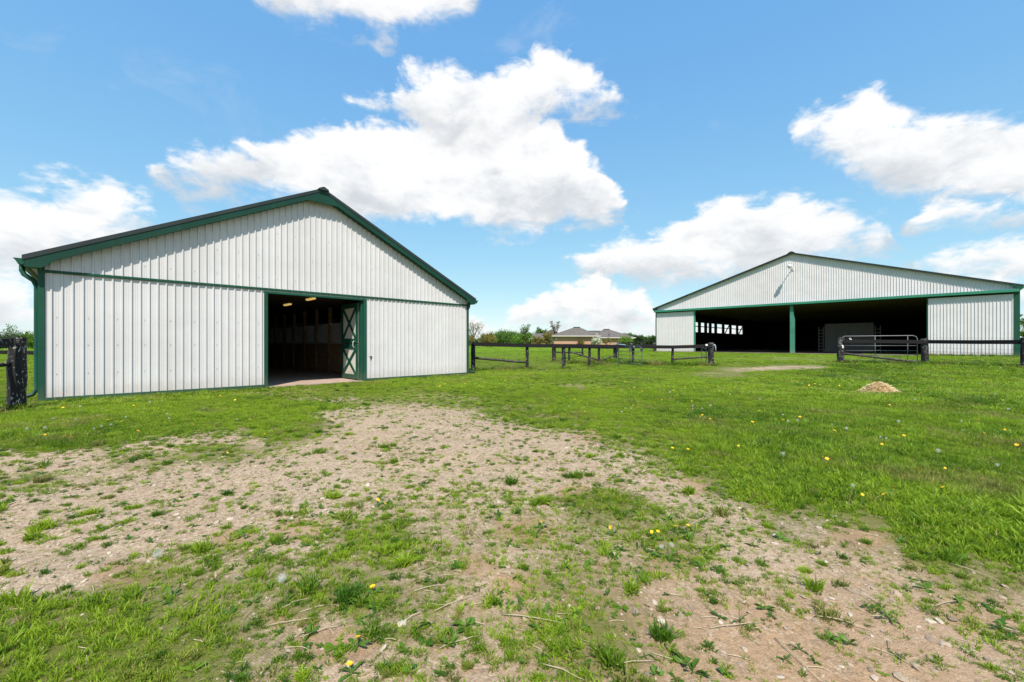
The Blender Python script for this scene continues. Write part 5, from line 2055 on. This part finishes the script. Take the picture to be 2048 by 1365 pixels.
# small broad-leaved seedlings, too many to count
def seedling(name, seed):
    rg = random.Random(seed)
    vs, fs, lv = [], [], []
    for j in range(rg.randint(4, 7)):
        a, up = j * 2.4 + rg.uniform(-.4, .4), rg.uniform(.1, .8)
        L_ = rg.uniform(.6, 1.1)
        c_, s_ = math.cos(a), math.sin(a)
        o = len(vs)
        for t, w in ((0, .04), (.4, .16), (.7, .20), (1.0, .03)):
            z = L_ * (math.sin(up) * t - .3 * t * t)
            for sg in (-1, 1):
                vs.append((c_ * t * L_ - s_ * w * sg * L_, s_ * t * L_ + c_ * w * sg * L_, z + .05))
                lv.append(.35 + .65 * t)
        for q in range(3):
            fs.append((o + 2 * q, o + 2 * q + 2, o + 2 * q + 3, o + 2 * q + 1))
    me_ = bpy.data.meshes.new(name)
    me_.from_pydata(vs, [], fs)
    a_ = me_.attributes.new('hgt', 'FLOAT', 'POINT')
    a_.data.foreach_set('value', lv)
    me_.materials.append(M['grass_blade'])
    return bpy.data.objects.new(name, me_)


sdc = hidden_collection('seedlings', [seedling('seedling_%d' % i, 60 + i) for i in range(5)])
x, y, r = grass_points(1.0, 10, 260, R(62))
c, h = cover(x, y)
cl = fbm(x, y, 1.7, 4, 91)
keep = (RNG.random(len(x)) < np.clip((cl - .42) * 5, .05, 1) * np.clip(.10 + 1.5 * c * (1.25 - c), 0, .9)) & ~inside_buildings(x, y)
x, y = x[keep], y[keep]
n = len(x)
sz = np.clip(RNG.lognormal(-3.75, .45, n), .008, .06)
scatter('seedling_cover', np.stack([x, y, ground(x, y)], 1), None, sdc, 'tiny broad-leaved seedlings carpeting the worn ground', 'seedlings',
        {'pick': RNG.integers(0, 5, n), 'rot': np.stack([RNG.normal(0, .15, n), RNG.normal(0, .15, n), RNG.random(n) * 6.283], 1),
         'scl': np.stack([sz, sz, sz], 1), 'tint': np.clip(RNG.normal(.15, .3, n), 0, 1), 'dry': np.where(RNG.random(n) < .06, .6, 0)})

# stones one can pick out
ST = [stone_mesh('stone_%d' % i, 900 + i, rg_, 2).data for i, rg_ in enumerate((.35, .5, .65, .4))]
stone_px = [(1860, 1280, 17), (1890, 1290, 20), (1835, 1255, 12), (1800, 1355, 26), (1830, 1330, 16), (1930, 1300, 12), (1975, 1320, 14), (1480, 1330, 14), (1590, 1165, 9), (1700, 1230, 11),
            (1320, 1235, 12), (1300, 1265, 14), (1350, 1215, 10), (1280, 1185, 8), (1420, 1270, 12), (1490, 1300, 13), (1560, 1355, 15), (1740, 1340, 14), (870, 1065, 8), (600, 1165, 8), (370, 1170, 7),
            (140, 1360, 13), (1345, 1255, 12), (1250, 1205, 8), (1985, 1180, 10), (1650, 1200, 9), (1700, 1330, 11), (2020, 1345, 15), (1520, 1275, 10), (1380, 1240, 9), (460, 1040, 13), (430, 1052, 8)]
for i, (x, y, w) in enumerate(stone_px):
    p = at_px(x, y)
    s = w / FPX * p.y / 2
    o = bpy.data.objects.new('stone', ST[i % 4])
    COL.objects.link(o)
    o.location = p + Vector((0, 0, s * .1))
    o.scale = (s, s * random.uniform(.7, 1), s * random.uniform(.7, 1))
    o.rotation_euler = (random.uniform(-.2, .2), random.uniform(-.2, .2), random.uniform(0, 6))
    tag(o, 'loose grey stone half sunk in the bare gravel', 'stone', 'larger stones in the gravel')

# dry stalks lying about
stalks = [((1005, 1232), (1130, 1250)), ((535, 1255), (650, 1238)), ((600, 1278), (690, 1250)), ((1080, 1330), (1170, 1365)), ((1230, 1335), (1310, 1325)), ((1900, 1130), (2000, 1165)),
          ((1630, 1235), (1720, 1255)), ((870, 1225), (960, 1190)), ((830, 1185), (900, 1170)), ((1940, 1090), (2040, 1120)), ((1870, 1215), (1920, 1205)), ((940, 1060), (975, 1095)),
          ((1620, 1090), (1560, 1070)), ((1420, 1260), (1520, 1250)), ((880, 1300), (960, 1275)), ((560, 1220), (620, 1200)), ((1550, 1280), (1640, 1365)), ((1690, 1180), (1760, 1210))]
for i, (a, b_) in enumerate(stalks):
    pa, pb = at_px(*a), at_px(*b_)
    rg = random.Random(i)
    L_ = pb - pa
    mid = L_ * .5
    mid.z = gz(pa.x + mid.x, pa.y + mid.y) - pa.z
    pts_ = [Vector((0, 0, .008)), L_ * .25 + Vector((rg.uniform(-.01, .01), 0, .014)), mid + Vector((rg.uniform(-.015, .015), 0, .016)), L_ * .8 + Vector((0, rg.uniform(-.01, .01), .012)), L_ + Vector((0, 0, .008))]
    o = MB().tube(pts_, .0032, 5, rs=[.0028, .0024, .002, .0017, .001]).build('dry_stalk', M['dry_stalk'], loc=pa, smooth=True)
    tag(o, 'long pale dry stalk lying across the weedy gravel', 'stalk', 'dry stalks on the gravel')
